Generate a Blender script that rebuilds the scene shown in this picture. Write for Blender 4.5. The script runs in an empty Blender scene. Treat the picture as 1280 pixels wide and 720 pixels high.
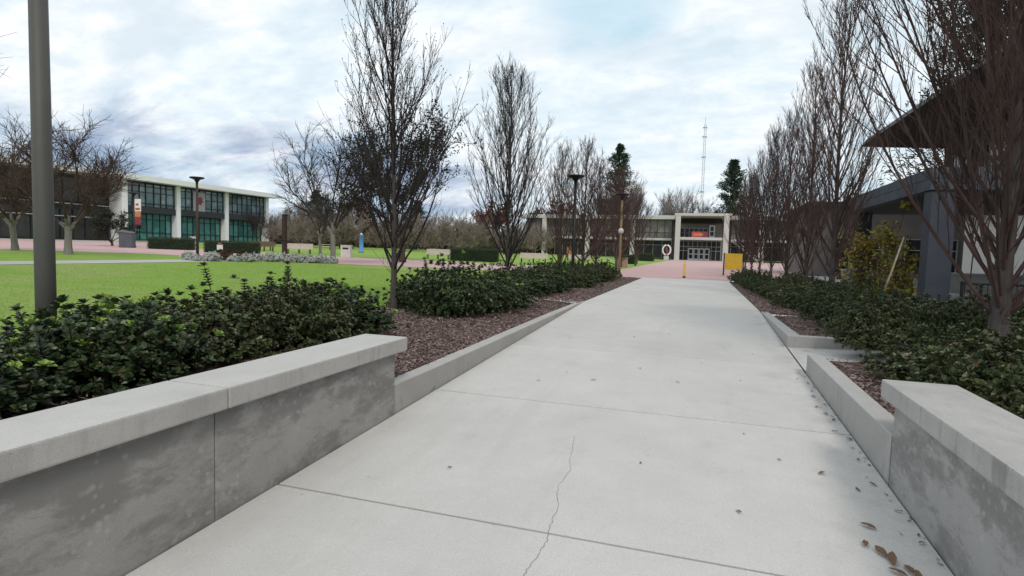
import bpy, bmesh, math, random
from mathutils import Vector, Matrix, noise as mnoise
PI = math.pi
R = math.radians
sc = bpy.context.scene
col = sc.collection

# ------------------------------------------------------------------ camera, light, exposure
HC = 1.4
cam_d = bpy.data.cameras.new('camera'); cam = bpy.data.objects.new('camera', cam_d); col.objects.link(cam)
cam_d.sensor_width = 36.0; cam_d.lens = 725 / 1280 * 36; cam_d.clip_start = .05; cam_d.clip_end = 3000
PSI, PITCH, ROLL = R(17.831), R(3.832), R(1.604)
cam.matrix_world = (Matrix.Translation((0, 0, HC)) @ Matrix.Rotation(PSI, 4, 'Z') @
                    Matrix.Rotation(PI / 2 - PITCH, 4, 'X') @ Matrix.Rotation(ROLL, 4, 'Z'))
sc.camera = cam
SUN_EL, SUN_AZ = R(48), R(150)       # azimuth clockwise from +Y: behind the viewer, a little to the right
sd = bpy.data.lights.new('sun', 'SUN'); sd.energy = 1.45; sd.angle = R(14); sd.color = (1, .93, .83)
so = bpy.data.objects.new('sun', sd); col.objects.link(so)
so.rotation_euler = (PI / 2 - SUN_EL, 0, PI - SUN_AZ)
sc.view_settings.view_transform = 'Standard'; sc.view_settings.look = 'None'
sc.view_settings.exposure = 0.0; sc.view_settings.gamma = 1.0; sc.view_settings.use_curve_mapping = False
sc.render.engine = 'CYCLES'
sc.cycles.use_denoising = True
sc.cycles.max_bounces = 6; sc.cycles.diffuse_bounces = 3; sc.cycles.glossy_bounces = 3
sc.cycles.transparent_max_bounces = 4; sc.cycles.caustics_reflective = False; sc.cycles.caustics_refractive = False


class NT:
    """small helper round a node tree"""
    def __init__(s, t): s.t = t; s.n = t.nodes; s.l = t.links
    def put(s, sock, v):
        if v is None: return
        if hasattr(v, 'default_value') and hasattr(v, 'node'): s.l.new(v, sock)
        else:
            if isinstance(v, tuple) and len(v) == 3 and len(sock.default_value) == 4: v = (*v, 1)
            sock.default_value = v
    def node(s, typ, out=0, props=None, **ins):
        n = s.n.new(typ)
        for k, v in (props or {}).items(): setattr(n, k, v)
        for k, v in ins.items():
            key = int(k[1:]) if k[0] == 'i' and k[1:].isdigit() else k.replace('_', ' ')
            s.put(n.inputs[key], v)
        return n.outputs[out]
    def math(s, op, a, b=None, c=None, clamp=False):
        n = s.n.new('ShaderNodeMath'); n.operation = op; n.use_clamp = clamp
        for i, v in enumerate((a, b, c)): s.put(n.inputs[i], v) if v is not None else None
        return n.outputs[0]
    def mix(s, f, a, b, mode='MIX'):
        n = s.n.new('ShaderNodeMix'); n.data_type = 'RGBA'; n.blend_type = mode
        s.put(n.inputs[0], f); s.put(n.inputs[6], a); s.put(n.inputs[7], b)
        return n.outputs[2]
    def ramp(s, f, stops, interp='LINEAR'):
        n = s.n.new('ShaderNodeValToRGB'); n.color_ramp.interpolation = interp
        e = n.color_ramp.elements
        while len(e) < len(stops): e.new(.5)
        for el, (p, c) in zip(e, stops):
            el.position = p; el.color = (*c, 1) if isinstance(c, tuple) else (c, c, c, 1)
        s.put(n.inputs[0], f); return n.outputs[0]
    def smooth(s, v, a, b, lo=0., hi=1.):
        n = s.n.new('ShaderNodeMapRange'); n.interpolation_type = 'SMOOTHSTEP'
        s.put(n.inputs[0], v); n.inputs[1].default_value = a; n.inputs[2].default_value = b
        n.inputs[3].default_value = lo; n.inputs[4].default_value = hi
        return n.outputs[0]
    def noise(s, vec, scale, detail=4., rough=.55, dist=0., out=0):
        n = s.n.new('ShaderNodeTexNoise')
        s.put(n.inputs['Vector'], vec); n.inputs['Scale'].default_value = scale; n.inputs['Detail'].default_value = detail
        n.inputs['Roughness'].default_value = rough; n.inputs['Distortion'].default_value = dist
        return n.outputs[out]
    def scale(s, vec, xyz, loc=(0, 0, 0)):
        n = s.n.new('ShaderNodeMapping'); s.put(n.inputs[0], vec)
        n.inputs['Scale'].default_value = xyz; n.inputs['Location'].default_value = loc
        return n.outputs[0]


# sky: thin clear sky behind a broken overcast
world = bpy.data.worlds.new('World'); sc.world = world; world.use_nodes = True
W = NT(world.node_tree); W.n.clear()
tc = W.node('ShaderNodeTexCoord', 0)
sep = W.n.new('ShaderNodeSeparateXYZ'); W.l.new(tc, sep.inputs[0])
zz = W.math('MAXIMUM', sep.outputs[2], .0)
den = W.math('ADD', zz, .30)
px = W.math('DIVIDE', sep.outputs[0], den); py = W.math('DIVIDE', sep.outputs[1], den)
cv = W.n.new('ShaderNodeCombineXYZ'); W.l.new(px, cv.inputs[0]); W.l.new(py, cv.inputs[1])
P = cv.outputs[0]
sky = W.node('ShaderNodeTexSky', 0, dict(sky_type='NISHITA', sun_disc=False, sun_elevation=SUN_EL, sun_rotation=SUN_AZ, air_density=1.0, dust_density=.6, ozone_density=1.0))
n1 = W.noise(W.scale(P, (1.1, 1.5, 1), (3.2, 1.4, 0)), 1.6, 10, .58, .25)
n2 = W.noise(W.scale(P, (.9, 1.5, 1), (8.3, 5.1, 2)), 2.0, 9, .58, .35)
n3 = W.noise(W.scale(P, (1.4, 2.0, 1), (1.1, 7.7, 4)), 4.5, 8, .62, .15)
# the blue-grey bank low in the west (to the viewer's left)
azl = W.math('ARCTAN2', W.math('MULTIPLY', sep.outputs[0], -1.0), sep.outputs[1])      # 0 ahead, + to the left
west = W.smooth(azl, .05, .62)
low = W.smooth(zz, .27, .12)
bank = W.math('MULTIPLY', west, low)
bank = W.math('MAXIMUM', bank, W.math('MULTIPLY', W.smooth(zz, .12, .02), .35))
dk = W.math('ADD', W.math('MULTIPLY', n2, .85), W.math('MULTIPLY', bank, .30))
dark = W.smooth(dk, .55, .80)
lum = W.mix(W.smooth(n3, .3, .7), (8.5, 9.3, 10.0), (11.2, 11.3, 11.4))
lum = W.mix(W.smooth(n2, .46, .66), lum, (7.8, 8.8, 9.6))
cloud = W.mix(dark, lum, (3.8, 4.7, 6.5))
thin = W.smooth(n1, .60, .46)                                                         # gaps in the overcast
dvec = W.node('ShaderNodeVectorMath', 1, dict(operation='DOT_PRODUCT'), i0=tc, i1=tuple(Vector((-.155, .895, .42)).normalized()))
patch = W.smooth(W.math('ADD', dvec, W.math('MULTIPLY', W.math('SUBTRACT', n3, .5), .02)), .988, .9995)
clearf = W.math('MINIMUM', W.math('MAXIMUM', W.math('MULTIPLY', thin, .20), W.math('MULTIPLY', patch, .55)), 1.0)
skyb = W.mix(.75, sky, (4.6, 8.4, 10.2))
final = W.mix(clearf, cloud, skyb)
bg = W.n.new('ShaderNodeBackground'); W.l.new(final, bg.inputs[0]); bg.inputs[1].default_value = .098
wo = W.n.new('ShaderNodeOutputWorld'); W.l.new(bg.outputs[0], wo.inputs[0])

# ------------------------------------------------------------------ materials
MATS = {}


def newmat(name):
    m = bpy.data.materials.new(name); m.use_nodes = True
    t = NT(m.node_tree); b = t.n['Principled BSDF']
    MATS[name] = m
    return m, t, b


def simple(name, c, rough=.6, metal=0., spec=.4, var=.12, scale=6., bump=0., bscale=40.):
    m, t, b = newmat(name)
    oc = t.node('ShaderNodeTexCoord', 3)
    n = t.noise(oc, scale, 5)
    d = tuple(x * (1 - var) for x in c); u = tuple(min(1, x * (1 + var)) for x in c)
    t.put(b.inputs['Base Color'], t.ramp(n, [(.3, d), (.7, u)]))
    b.inputs['Roughness'].default_value = rough; b.inputs['Metallic'].default_value = metal
    b.inputs['Specular IOR Level'].default_value = spec
    if bump:
        bn = t.node('ShaderNodeBump', 0, None, Strength=bump, Distance=.02, Height=t.noise(oc, bscale, 6))
        t.put(b.inputs['Normal'], bn)
    return m


def leafmat(name, cols, rough=.45, spec=.4, trans=.12):
    """colour varies leaf by leaf"""
    m, t, b = newmat(name)
    rnd = t.node('ShaderNodeNewGeometry', 8)
    rc = t.ramp(rnd, [(i / max(1, len(cols) - 1), c) for i, c in enumerate(cols)])
    t.put(b.inputs['Base Color'], rc)
    b.inputs['Roughness'].default_value = rough; b.inputs['Specular IOR Level'].default_value = spec
    if trans:
        tr = t.n.new('ShaderNodeBsdfTranslucent'); t.put(tr.inputs[0], rc)
        mx = t.n.new('ShaderNodeMixShader'); mx.inputs[0].default_value = trans
        t.l.new(b.outputs[0], mx.inputs[1]); t.l.new(tr.outputs[0], mx.inputs[2])
        t.l.new(mx.outputs[0], t.n['Material Output'].inputs[0])
    return m


def concrete(name, base, var=.1, stain=.25, wet=0., bump=.15, islands=0., warm=(1., .965, .922), drip=0., edge=0.):
    m, t, b = newmat(name)
    oc = t.node('ShaderNodeTexCoord', 3)
    c0 = tuple(base * w for w in warm)
    big = t.noise(oc, .55, 6, .6, .1); mid = t.noise(oc, 3.2, 8, .68, .05); fine = t.noise(oc, 55, 4, .7); grit = t.noise(oc, 150, 3, .8)
    v = t.math('ADD', t.math('MULTIPLY', big, .5), t.math('ADD', t.math('MULTIPLY', mid, .35), t.math('MULTIPLY', fine, .15)))
    cc = t.ramp(v, [(.3, tuple(x * (1 - var) for x in c0)), (.52, c0), (.72, tuple(min(1, x * (1 + var)) for x in c0))])
    if islands:
        rnd = t.node('ShaderNodeNewGeometry', 8)
        cc = t.mix(1.0, cc, t.ramp(rnd, [(0, 1 - islands), (1, 1.0)]), 'MULTIPLY')
    cc = t.mix(t.smooth(grit, .42, .60), cc, t.mix(1.0, cc, (.80, .80, .80), 'MULTIPLY'))
    spots = t.smooth(t.noise(oc, 1.3, 9, .72, .1), .54, .72)
    cc = t.mix(t.math('MULTIPLY', spots, stain), cc, tuple(x * .45 for x in c0))
    if drip:
        gn = t.n.new('ShaderNodeSeparateXYZ'); t.l.new(t.node('ShaderNodeNewGeometry', 1), gn.inputs[0])
        vert = t.smooth(t.math('ABSOLUTE', gn.outputs[2]), .6, .3)
        dr = t.smooth(t.math('ADD', t.math('MULTIPLY', t.noise(t.scale(oc, (13, 13, 1.6)), 1., 5, .65), .6), t.math('MULTIPLY', t.noise(oc, .9, 4, .6), .55)), .58, .72)
        cc = t.mix(t.math('MULTIPLY', t.math('MULTIPLY', dr, vert), drip), cc, tuple(x * .35 for x in c0))
        scr = t.smooth(t.noise(t.scale(oc, (9, 1.3, 9)), 1.6, 9, .72), .50, .68)
        cc = t.mix(t.math('MULTIPLY', scr, drip * .55), cc, tuple(x * .55 for x in c0))
    if edge:
        ex = t.n.new('ShaderNodeSeparateXYZ'); t.l.new(oc, ex.inputs[0])
        em_ = t.math('MULTIPLY', t.smooth(ex.outputs[0], .75, 1.5), t.smooth(t.noise(oc, 2.6, 9, .74), .40, .66))
        cc = t.mix(t.math('MULTIPLY', em_, edge), cc, tuple(x * .45 for x in c0))
        lane = t.noise(t.scale(oc, (2.2, .22, 1)), 1.3, 8, .68)
        cc = t.mix(t.math('MULTIPLY', t.smooth(lane, .50, .68), .16), cc, tuple(x * .6 for x in c0))
        sp = t.node('ShaderNodeTexVoronoi', 0, Vector=oc, Scale=3.2, Randomness=1.)
        cc = t.mix(t.math('MULTIPLY', t.smooth(sp, .050, .028), .5), cc, tuple(x * .4 for x in c0))
    hole = t.node('ShaderNodeTexVoronoi', 0, Vector=oc, Scale=26., Randomness=1.)
    cc = t.mix(t.math('MULTIPLY', t.smooth(hole, .13, .08), .45 if (wet or drip) else .12), cc, tuple(x * .35 for x in c0))
    pits = t.smooth(t.noise(oc, 90, 2, .5), .68, .76)
    cc = t.mix(t.math('MULTIPLY', pits, .25), cc, tuple(x * .5 for x in c0))
    if wet:
        # water stains and lime bloom on the face of an old cast wall
        s2 = t.scale(oc, (1, .55, 1.25))
        w1 = t.smooth(t.noise(s2, 1.9, 12, .72, .1), .44, .57)
        sz = t.n.new('ShaderNodeSeparateXYZ'); t.l.new(oc, sz.inputs[0])
        streak = t.noise(t.scale(oc, (7, 7, 1.1)), 1.0, 8, .7)
        cc = t.mix(t.math('MULTIPLY', w1, wet), cc, tuple(x * .50 for x in c0))
        cc = t.mix(t.math('MULTIPLY', t.smooth(streak, .52, .75), .28), cc, tuple(x * .62 for x in c0))
        cells = t.node('ShaderNodeTexVoronoi', 0, dict(feature='SMOOTH_F1'), Vector=t.scale(oc, (1, 1, 1)), Scale=17., Randomness=1.)
        bl = t.math('MULTIPLY', t.smooth(cells, .32, .12), t.smooth(t.noise(oc, 2.1, 4, .55, .1), .46, .60))
        cc = t.mix(t.math('MULTIPLY', bl, .38), cc, tuple(min(1, x * 1.25) for x in c0))
    t.put(b.inputs['Base Color'], cc)
    b.inputs['Roughness'].default_value = .85; b.inputs['Specular IOR Level'].default_value = .25
    h = t.math('ADD', t.math('MULTIPLY', mid, .5), t.math('ADD', t.math('MULTIPLY', fine, .5), t.math('MULTIPLY', pits, -.7)))
    t.put(b.inputs['Normal'], t.node('ShaderNodeBump', 0, None, Strength=bump, Distance=.01, Height=h))
    return m


concrete('path_concrete', .60, .12, .20, 0, .25, .07, edge=.3)
concrete('cap_concrete', .53, .14, .20, 0, .2, drip=.24)
concrete('worn_cap', .47, .24, .42, 0, .3, drip=.55)
concrete('wall_concrete', .40, .20, .25, .78, .3, 0, (1, .97, .94))
concrete('kerb_concrete', .45, .18, .35, 0, .25, drip=.16)
concrete('building_concrete', .58, .1, .15, 0, .1)
concrete('white_concrete', .82, .06, .06, 0, .05, 0, (1, 1, 1))
concrete('pale_paving', .46, .1, .2, 0, .1)
simple('crack_dark', (.22, .21, .195), .95)
simple('joint_dark', (.07, .068, .062), .95)
simple('soil', (.085, .062, .056), .95, 0, .2, .35, 5., .6, 60.)
leafmat('mulch_chips', [(.058, .038, .034), (.16, .105, .092), (.26, .19, .17), (.105, .07, .060), (.35, .27, .245), (.18, .11, .094)], .9, .2, 0)
leafmat('grass_blades', [(.17, .29, .045), (.21, .34, .055), (.27, .38, .08), (.19, .32, .05), (.32, .36, .12)], .6, .25, .25)
leafmat('shrub_leaf', [(.024, .046, .020), (.042, .075, .030), (.070, .110, .042), (.032, .060, .026), (.11, .14, .062), (.05, .08, .03), (.09, .075, .04)], .36, .45, .08)
leafmat('shrub_leaf_warm', [(.034, .052, .020), (.060, .088, .032), (.092, .12, .044), (.048, .066, .028), (.13, .145, .065), (.06, .09, .034), (.13, .085, .05)], .4, .42, .08)
leafmat('young_leaf', [(.24, .36, .07), (.34, .46, .11), (.28, .42, .09)], .5, .3, .2)
leafmat('hedge_leaf', [(.018, .036, .014), (.030, .055, .020), (.046, .075, .026), (.060, .085, .034)], .5, .3, .08)
leafmat('silver_leaf', [(.36, .38, .37), (.50, .52, .50), (.66, .67, .64), (.40, .43, .40)], .8, .2, .1)
leafmat('russet_leaf', [(.10, .06, .035), (.15, .09, .05), (.08, .06, .03)], .7, .2, .1)
leafmat('oak_leaf', [(.022, .030, .018), (.034, .042, .024), (.050, .052, .032), (.028, .030, .020)], .6, .25, .1)
leafmat('needle', [(.022, .050, .030), (.036, .070, .040), (.054, .092, .052), (.028, .056, .034)], .6, .25, .05)
leafmat('vine_leaf', [(.50, .44, .04), (.40, .42, .06), (.22, .30, .05), (.55, .40, .04), (.20, .25, .05), (.30, .18, .06), (.24, .13, .06)], .5, .3, .25)
leafmat('ochre_leaf', [(.30, .19, .07), (.22, .13, .06), (.38, .26, .07), (.17, .10, .055), (.34, .30, .08)], .6, .25, .2)
leafmat('red_leaf', [(.12, .028, .030), (.19, .045, .045), (.08, .024, .026)], .7, .2, .15)
leafmat('dead_leaf', [(.20, .11, .06), (.34, .21, .12), (.13, .08, .05), (.42, .29, .18)], .8, .2, .1)
simple('hedge_core', (.012, .022, .010), .9)


def barkmat(name, c, k=1.):
    m, t, b = newmat(name)
    oc = t.node('ShaderNodeTexCoord', 3)
    a = t.noise(t.scale(oc, (14, 14, 2.2)), 1.3, 7, .65, .6); d = t.noise(oc, 7, 5)
    t.put(b.inputs['Base Color'], t.mix(t.math('MULTIPLY', d, .6), t.ramp(a, [(.3, tuple(x * .5 for x in c)), (.7, tuple(x * 1.25 for x in c))]), tuple(x * .8 for x in c)))
    b.inputs['Roughness'].default_value = .9; b.inputs['Specular IOR Level'].default_value = .2
    t.put(b.inputs['Normal'], t.node('ShaderNodeBump', 0, None, Strength=.6 * k, Distance=.012, Height=a))


barkmat('bark', (.092, .080, .075)); barkmat('pale_bark', (.235, .215, .195)); barkmat('brown_bark', (.085, .062, .05))
simple('twig', (.046, .038, .038), .9, 0, .15, .3, 3.)
simple('brown_twig', (.088, .058, .052), .9, 0, .15, .3, 2.)
simple('wood_twig', (.25, .205, .180), .95, 0, .1, .3, .4)
simple('grey_twig', (.21, .185, .175), .95, 0, .1, .2, .4)
simple('stem', (.05, .038, .03), .9)
simple('grey_metal', (.088, .086, .078), .6, .1, .4, .08, 3.)
simple('black_metal', (.022, .021, .021), .5, .3, .4)
simple('brown_metal', (.055, .036, .028), .6, .2, .3)
simple('tan_metal', (.24, .165, .085), .6, .1, .3)
simple('frame_dark', (.020, .022, .024), .5, .2, .4)
simple('frame_alu', (.45, .45, .45), .45, .4, .4)
simple('spandrel', (.030, .031, .036), .45, .1, .4)
simple('dark_wall', (.050, .043, .040), .85, 0, .2, .25, 2., .3, 12.)
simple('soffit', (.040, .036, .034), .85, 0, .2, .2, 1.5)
simple('roof_shingle', (.10, .095, .095), .9, 0, .2, .25, 8., .5, 25.)
simple('slate_paint', (.060, .068, .088), .55, 0, .35, .12, 2.)
simple('beam_block', (.085, .095, .118), .7, 0, .3, .18, 2.2, .2, 15.)
simple('white_paint', (.72, .72, .70), .5, 0, .4, .05)
simple('bench_slat', (.58, .49, .45), .7, 0, .3, .08, 8.)
simple('wood_slat', (.16, .10, .065), .7, 0, .3, .2, 8.)
simple('yellow_paint', (.62, .40, .035), .55, 0, .4, .10, 5.)
simple('bollard_yellow', (.72, .50, .10), .5, 0, .4, .08, 5.)
simple('blue_paint', (.10, .24, .52), .5)
simple('pink_stone', (.42, .27, .255), .85, 0, .2, .12, 4.)
simple('cream_stone', (.62, .60, .57), .85, 0, .2, .08, 4.)
simple('box_grey', (.10, .105, .125), .6, .1, .3, .12, 2.)
simple('red_cloth', (.40, .07, .06), .8); simple('orange_cloth', (.50, .20, .10), .8); simple('white_cloth', (.75, .73, .70), .8)
simple('maroon_cloth', (.22, .045, .06), .8); simple('panel_pale', (.34, .33, .36), .6)
simple('rust_paint', (.34, .15, .05), .7)
simple('pole_wood', (.34, .27, .20), .8, 0, .2, .25, 6.)
simple('inner_wall', (.20, .18, .165), .85, 0, .2, .2, .8)
simple('dark_inside', (.018, .018, .018), .8)
simple('lens_white', (.6, .6, .58), .4)
simple('car_silver', (.5, .5, .52), .3, .3, .5); simple('car_white', (.75, .75, .74), .3, 0, .5); simple('tyre', (.02, .02, .02), .9)


def glassmat(name, cols, rough=.06, spec=.5):
    m, t, b = newmat(name)
    rnd = t.node('ShaderNodeNewGeometry', 8)
    oc = t.node('ShaderNodeTexCoord', 3)
    rc = t.ramp(rnd, [(i / max(1, len(cols) - 1), c) for i, c in enumerate(cols)])
    rc = t.mix(t.math('MULTIPLY', t.smooth(t.noise(oc, .9, 3), .4, .7), .5), rc, tuple(x * .35 for x in cols[0]))
    t.put(b.inputs['Base Color'], rc); b.inputs['Roughness'].default_value = rough
    b.inputs['Specular IOR Level'].default_value = spec


glassmat('glass_teal', [(.055, .175, .165), (.085, .24, .22), (.12, .29, .265), (.05, .145, .14), (.10, .26, .24)])
glassmat('glass_blue', [(.07, .12, .135), (.22, .30, .36), (.11, .18, .19), (.31, .38, .44), (.06, .10, .11)])
glassmat('glass_dark', [(.012, .013, .013), (.030, .030, .028), (.018, .018, .018), (.045, .042, .040)], .12, .3)
glassmat('glass_grey', [(.15, .13, .12), (.22, .20, .185), (.18, .16, .148)], .2, .35)


def lawnmat():
    m, t, b = newmat('lawn')
    oc = t.node('ShaderNodeTexCoord', 3)
    big = t.noise(oc, .11, 5, .6, .5); mid = t.noise(t.scale(oc, (1, 1.6, 1)), 1.1, 6, .65, .3); fine = t.noise(oc, 26, 4, .7)
    v = t.math('ADD', t.math('MULTIPLY', mid, .5), t.math('MULTIPLY', fine, .5))
    c = t.ramp(v, [(.28, (.14, .245, .035)), (.5, (.20, .325, .050)), (.72, (.27, .385, .085))])
    c = t.mix(t.math('MULTIPLY', t.smooth(big, .48, .66), .6), c, (.30, .34, .12))
    c = t.mix(t.math('MULTIPLY', t.smooth(t.noise(oc, .45, 7, .72), .50, .66), .5), c, (.31, .30, .14))
    t.put(b.inputs['Base Color'], c); b.inputs['Roughness'].default_value = .9; b.inputs['Specular IOR Level'].default_value = .15
    t.put(b.inputs['Normal'], t.node('ShaderNodeBump', 0, None, Strength=.8, Distance=.04, Height=fine))


lawnmat()


def brickmat():
    m, t, b = newmat('brick_paving')
    oc = t.node('ShaderNodeTexCoord', 3)
    n = t.n.new('ShaderNodeTexBrick'); t.l.new(oc, n.inputs[0])
    n.inputs['Color1'].default_value = (.46, .27, .265, 1); n.inputs['Color2'].default_value = (.54, .345, .335, 1)
    n.inputs['Mortar'].default_value = (.40, .30, .28, 1); n.inputs['Scale'].default_value = 1.0
    n.inputs['Mortar Size'].default_value = .008; n.inputs['Brick Width'].default_value = .22; n.inputs['Row Height'].default_value = .11
    big = t.noise(oc, .25, 5, .6)
    c = t.mix(t.math('MULTIPLY', t.smooth(big, .4, .7), .4), n.outputs[0], (.52, .375, .36))
    t.put(b.inputs['Base Color'], c); b.inputs['Roughness'].default_value = .85


brickmat()
M = MATS


# ------------------------------------------------------------------ mesh building
class MB:
    def __init__(s): s.v = []; s.f = []; s.m = []; s.sm = []
    def add(s, vs, fs, mi=0, smooth=False):
        o = len(s.v); s.v.extend(vs)
        for f in fs: s.f.append([i + o for i in f]); s.m.append(mi); s.sm.append(smooth)
    def box(s, x0, x1, y0, y1, z0, z1, mi=0):
        s.add([(x0, y0, z0), (x1, y0, z0), (x1, y1, z0), (x0, y1, z0), (x0, y0, z1), (x1, y0, z1), (x1, y1, z1), (x0, y1, z1)],
              [(0, 3, 2, 1), (4, 5, 6, 7), (0, 1, 5, 4), (1, 2, 6, 5), (2, 3, 7, 6), (3, 0, 4, 7)], mi)
        return s
    def bbox(s, x0, x1, y0, y1, z0, z1, b=.012, mi=0, taper=None):
        """box with every edge bevelled"""
        bm = bmesh.new(); bmesh.ops.create_cube(bm, size=1)
        for v in bm.verts:
            v.co = Vector(((x0 + x1) / 2 + v.co.x * (x1 - x0), (y0 + y1) / 2 + v.co.y * (y1 - y0), (z0 + z1) / 2 + v.co.z * (z1 - z0)))
            if taper: v.co = Vector(taper(v.co))
        bmesh.ops.bevel(bm, geom=bm.edges[:], offset=b, segments=2, affect='EDGES', profile=.6)
        bm.verts.index_update()
        s.add([tuple(v.co) for v in bm.verts], [[v.index for v in f.verts] for f in bm.faces], mi); bm.free()
        return s
    def prism(s, poly, z0, z1, mi=0):
        n = len(poly); a = sum(poly[i][0] * poly[(i + 1) % n][1] - poly[(i + 1) % n][0] * poly[i][1] for i in range(n))
        if a < 0: poly = poly[::-1]
        s.add([(x, y, z0) for x, y in poly] + [(x, y, z1) for x, y in poly],
              [list(range(n))[::-1], list(range(n, 2 * n))] + [(i, (i + 1) % n, (i + 1) % n + n, i + n) for i in range(n)], mi)
        return s
    def tube(s, pts, rad, n=6, mi=0, cap=False, smooth=True):
        vs = []; fs = []; k = len(pts)
        up = Vector((0, 0, 1)); pts = [Vector(p) for p in pts]
        d0 = (pts[-1] - pts[0]).normalized() if (pts[-1] - pts[0]).length > 1e-6 else up
        ref = Vector((1, 0, 0)) if abs(d0.x) < .7 else Vector((0, 1, 0))
        for i, p in enumerate(pts):
            d = (pts[min(i + 1, k - 1)] - pts[max(i - 1, 0)])
            d = d.normalized() if d.length > 1e-9 else d0
            a = d.cross(ref).normalized(); b = d.cross(a)
            for j in range(n):
                t = 2 * PI * j / n; q = p + (a * math.cos(t) + b * math.sin(t)) * rad[i]; vs.append((q.x, q.y, q.z))
        for i in range(k - 1):
            for j in range(n):
                fs.append((i * n + j, (i + 1) * n + j, (i + 1) * n + (j + 1) % n, i * n + (j + 1) % n))
        if cap: fs.append(list(range(n))); fs.append(list(range((k - 1) * n, k * n))[::-1])
        s.add(vs, fs, mi, smooth)
        return s
    def bar(s, a, b, w, mi=0, n=4):
        return s.tube([a, b], [w, w], n, mi, True, n > 4)
    def lathe(s, prof, n=20, mi=0, cx=0, cy=0, smooth=True):
        vs = []; fs = []
        for r, z in prof:
            for j in range(n): t = 2 * PI * j / n; vs.append((cx + r * math.cos(t), cy + r * math.sin(t), z))
        for i in range(len(prof) - 1):
            for j in range(n): fs.append((i * n + j, i * n + (j + 1) % n, (i + 1) * n + (j + 1) % n, (i + 1) * n + j))
        fs.append(list(range(n))[::-1]); fs.append(list(range((len(prof) - 1) * n, len(prof) * n)))
        s.add(vs, fs, mi, smooth)
        return s
    def build(s, name, mats, parent=None, org=None, kind=None):
        me = bpy.data.meshes.new(name)
        v = s.v if org is None else [(a - org[0], b - org[1], c - org[2]) for a, b, c in s.v]
        me.from_pydata(v, [], s.f)
        for m in ([mats] if isinstance(mats, str) else mats): me.materials.append(M[m])
        me.polygons.foreach_set('material_index', s.m); me.polygons.foreach_set('use_smooth', s.sm)
        me.update()
        o = bpy.data.objects.new(name, me); col.objects.link(o)
        if parent: o.parent = parent
        if kind: o['kind'] = kind
        return o


def tag(o, label, cat, group=None, kind=None):
    o['label'] = label; o['category'] = cat
    if group: o['group'] = group
    if kind: o['kind'] = kind
    return o


def thing(name, label, cat, loc=(0, 0, 0), rz=0, group=None):
    o = bpy.data.objects.new(name, None); col.objects.link(o)
    o.empty_display_size = .1
    o.location = loc; o.rotation_euler = (0, 0, rz)
    return tag(o, label, cat, group)


def dup(root, loc, rz=0., sc_=1., label=None, group=None):
    r = root.copy(); col.objects.link(r); r.location = loc; r.rotation_euler = (0, 0, rz)
    r.scale = sc_ if isinstance(sc_, tuple) else (sc_,) * 3
    if label: r['label'] = label
    if group: r['group'] = group
    for ch in list(root.children):
        c = ch.copy(); col.objects.link(c); c.parent = r
        for g_ in ch.children:
            d = g_.copy(); col.objects.link(d); d.parent = c
    return r


def place(root, loc, rz=0., sc_=1., label=None):
    root.location = loc; root.rotation_euler = (0, 0, rz); root.scale = sc_ if isinstance(sc_, tuple) else (sc_,) * 3
    if label: root['label'] = label
    return root


ORD = ['first', 'second', 'third', 'fourth', 'fifth', 'sixth', 'seventh', 'eighth', 'ninth', 'tenth', 'eleventh', 'twelfth', 'thirteenth',
       'fourteenth', 'fifteenth', 'sixteenth', 'seventeenth', 'eighteenth', 'nineteenth', 'twentieth', 'twenty-first', 'twenty-second',
       'twenty-third', 'twenty-fourth', 'twenty-fifth', 'twenty-sixth', 'twenty-seventh', 'twenty-eighth', 'twenty-ninth', 'thirtieth']
SLOPE = .0145


def g(x): return SLOPE * max(0., -x - 6.)


def ramp_z(y): return min(0., -.0372 * (16. - y))


# ------------------------------------------------------------------ the setting
PL, PR = -3.03, 1.53                              # path edges
# ground: one sheet to the horizon, left open where the ramp and its beds are cut in
xs = [-900, -300, -120, -75, -40, -20, -6.9, -6.0, -5.6, 5.4, 12, 60, 300, 900]
ys = [-300, -60, -12, 33.6, 60, 130, 300, 1500]
b = MB()
for i in range(len(xs) - 1):
    for j in range(len(ys) - 1):
        if xs[i] >= -5.7 and xs[i + 1] <= 5.5 and ys[j] >= -12.1 and ys[j + 1] <= 33.7: continue
        q = [(xs[i], ys[j]), (xs[i + 1], ys[j]), (xs[i + 1], ys[j + 1]), (xs[i], ys[j + 1])]
        b.add([(x, y, min(g(x), 2.2)) for x, y in q], [(0, 1, 2, 3)])
b.build('ground', 'lawn', kind='structure')

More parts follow.
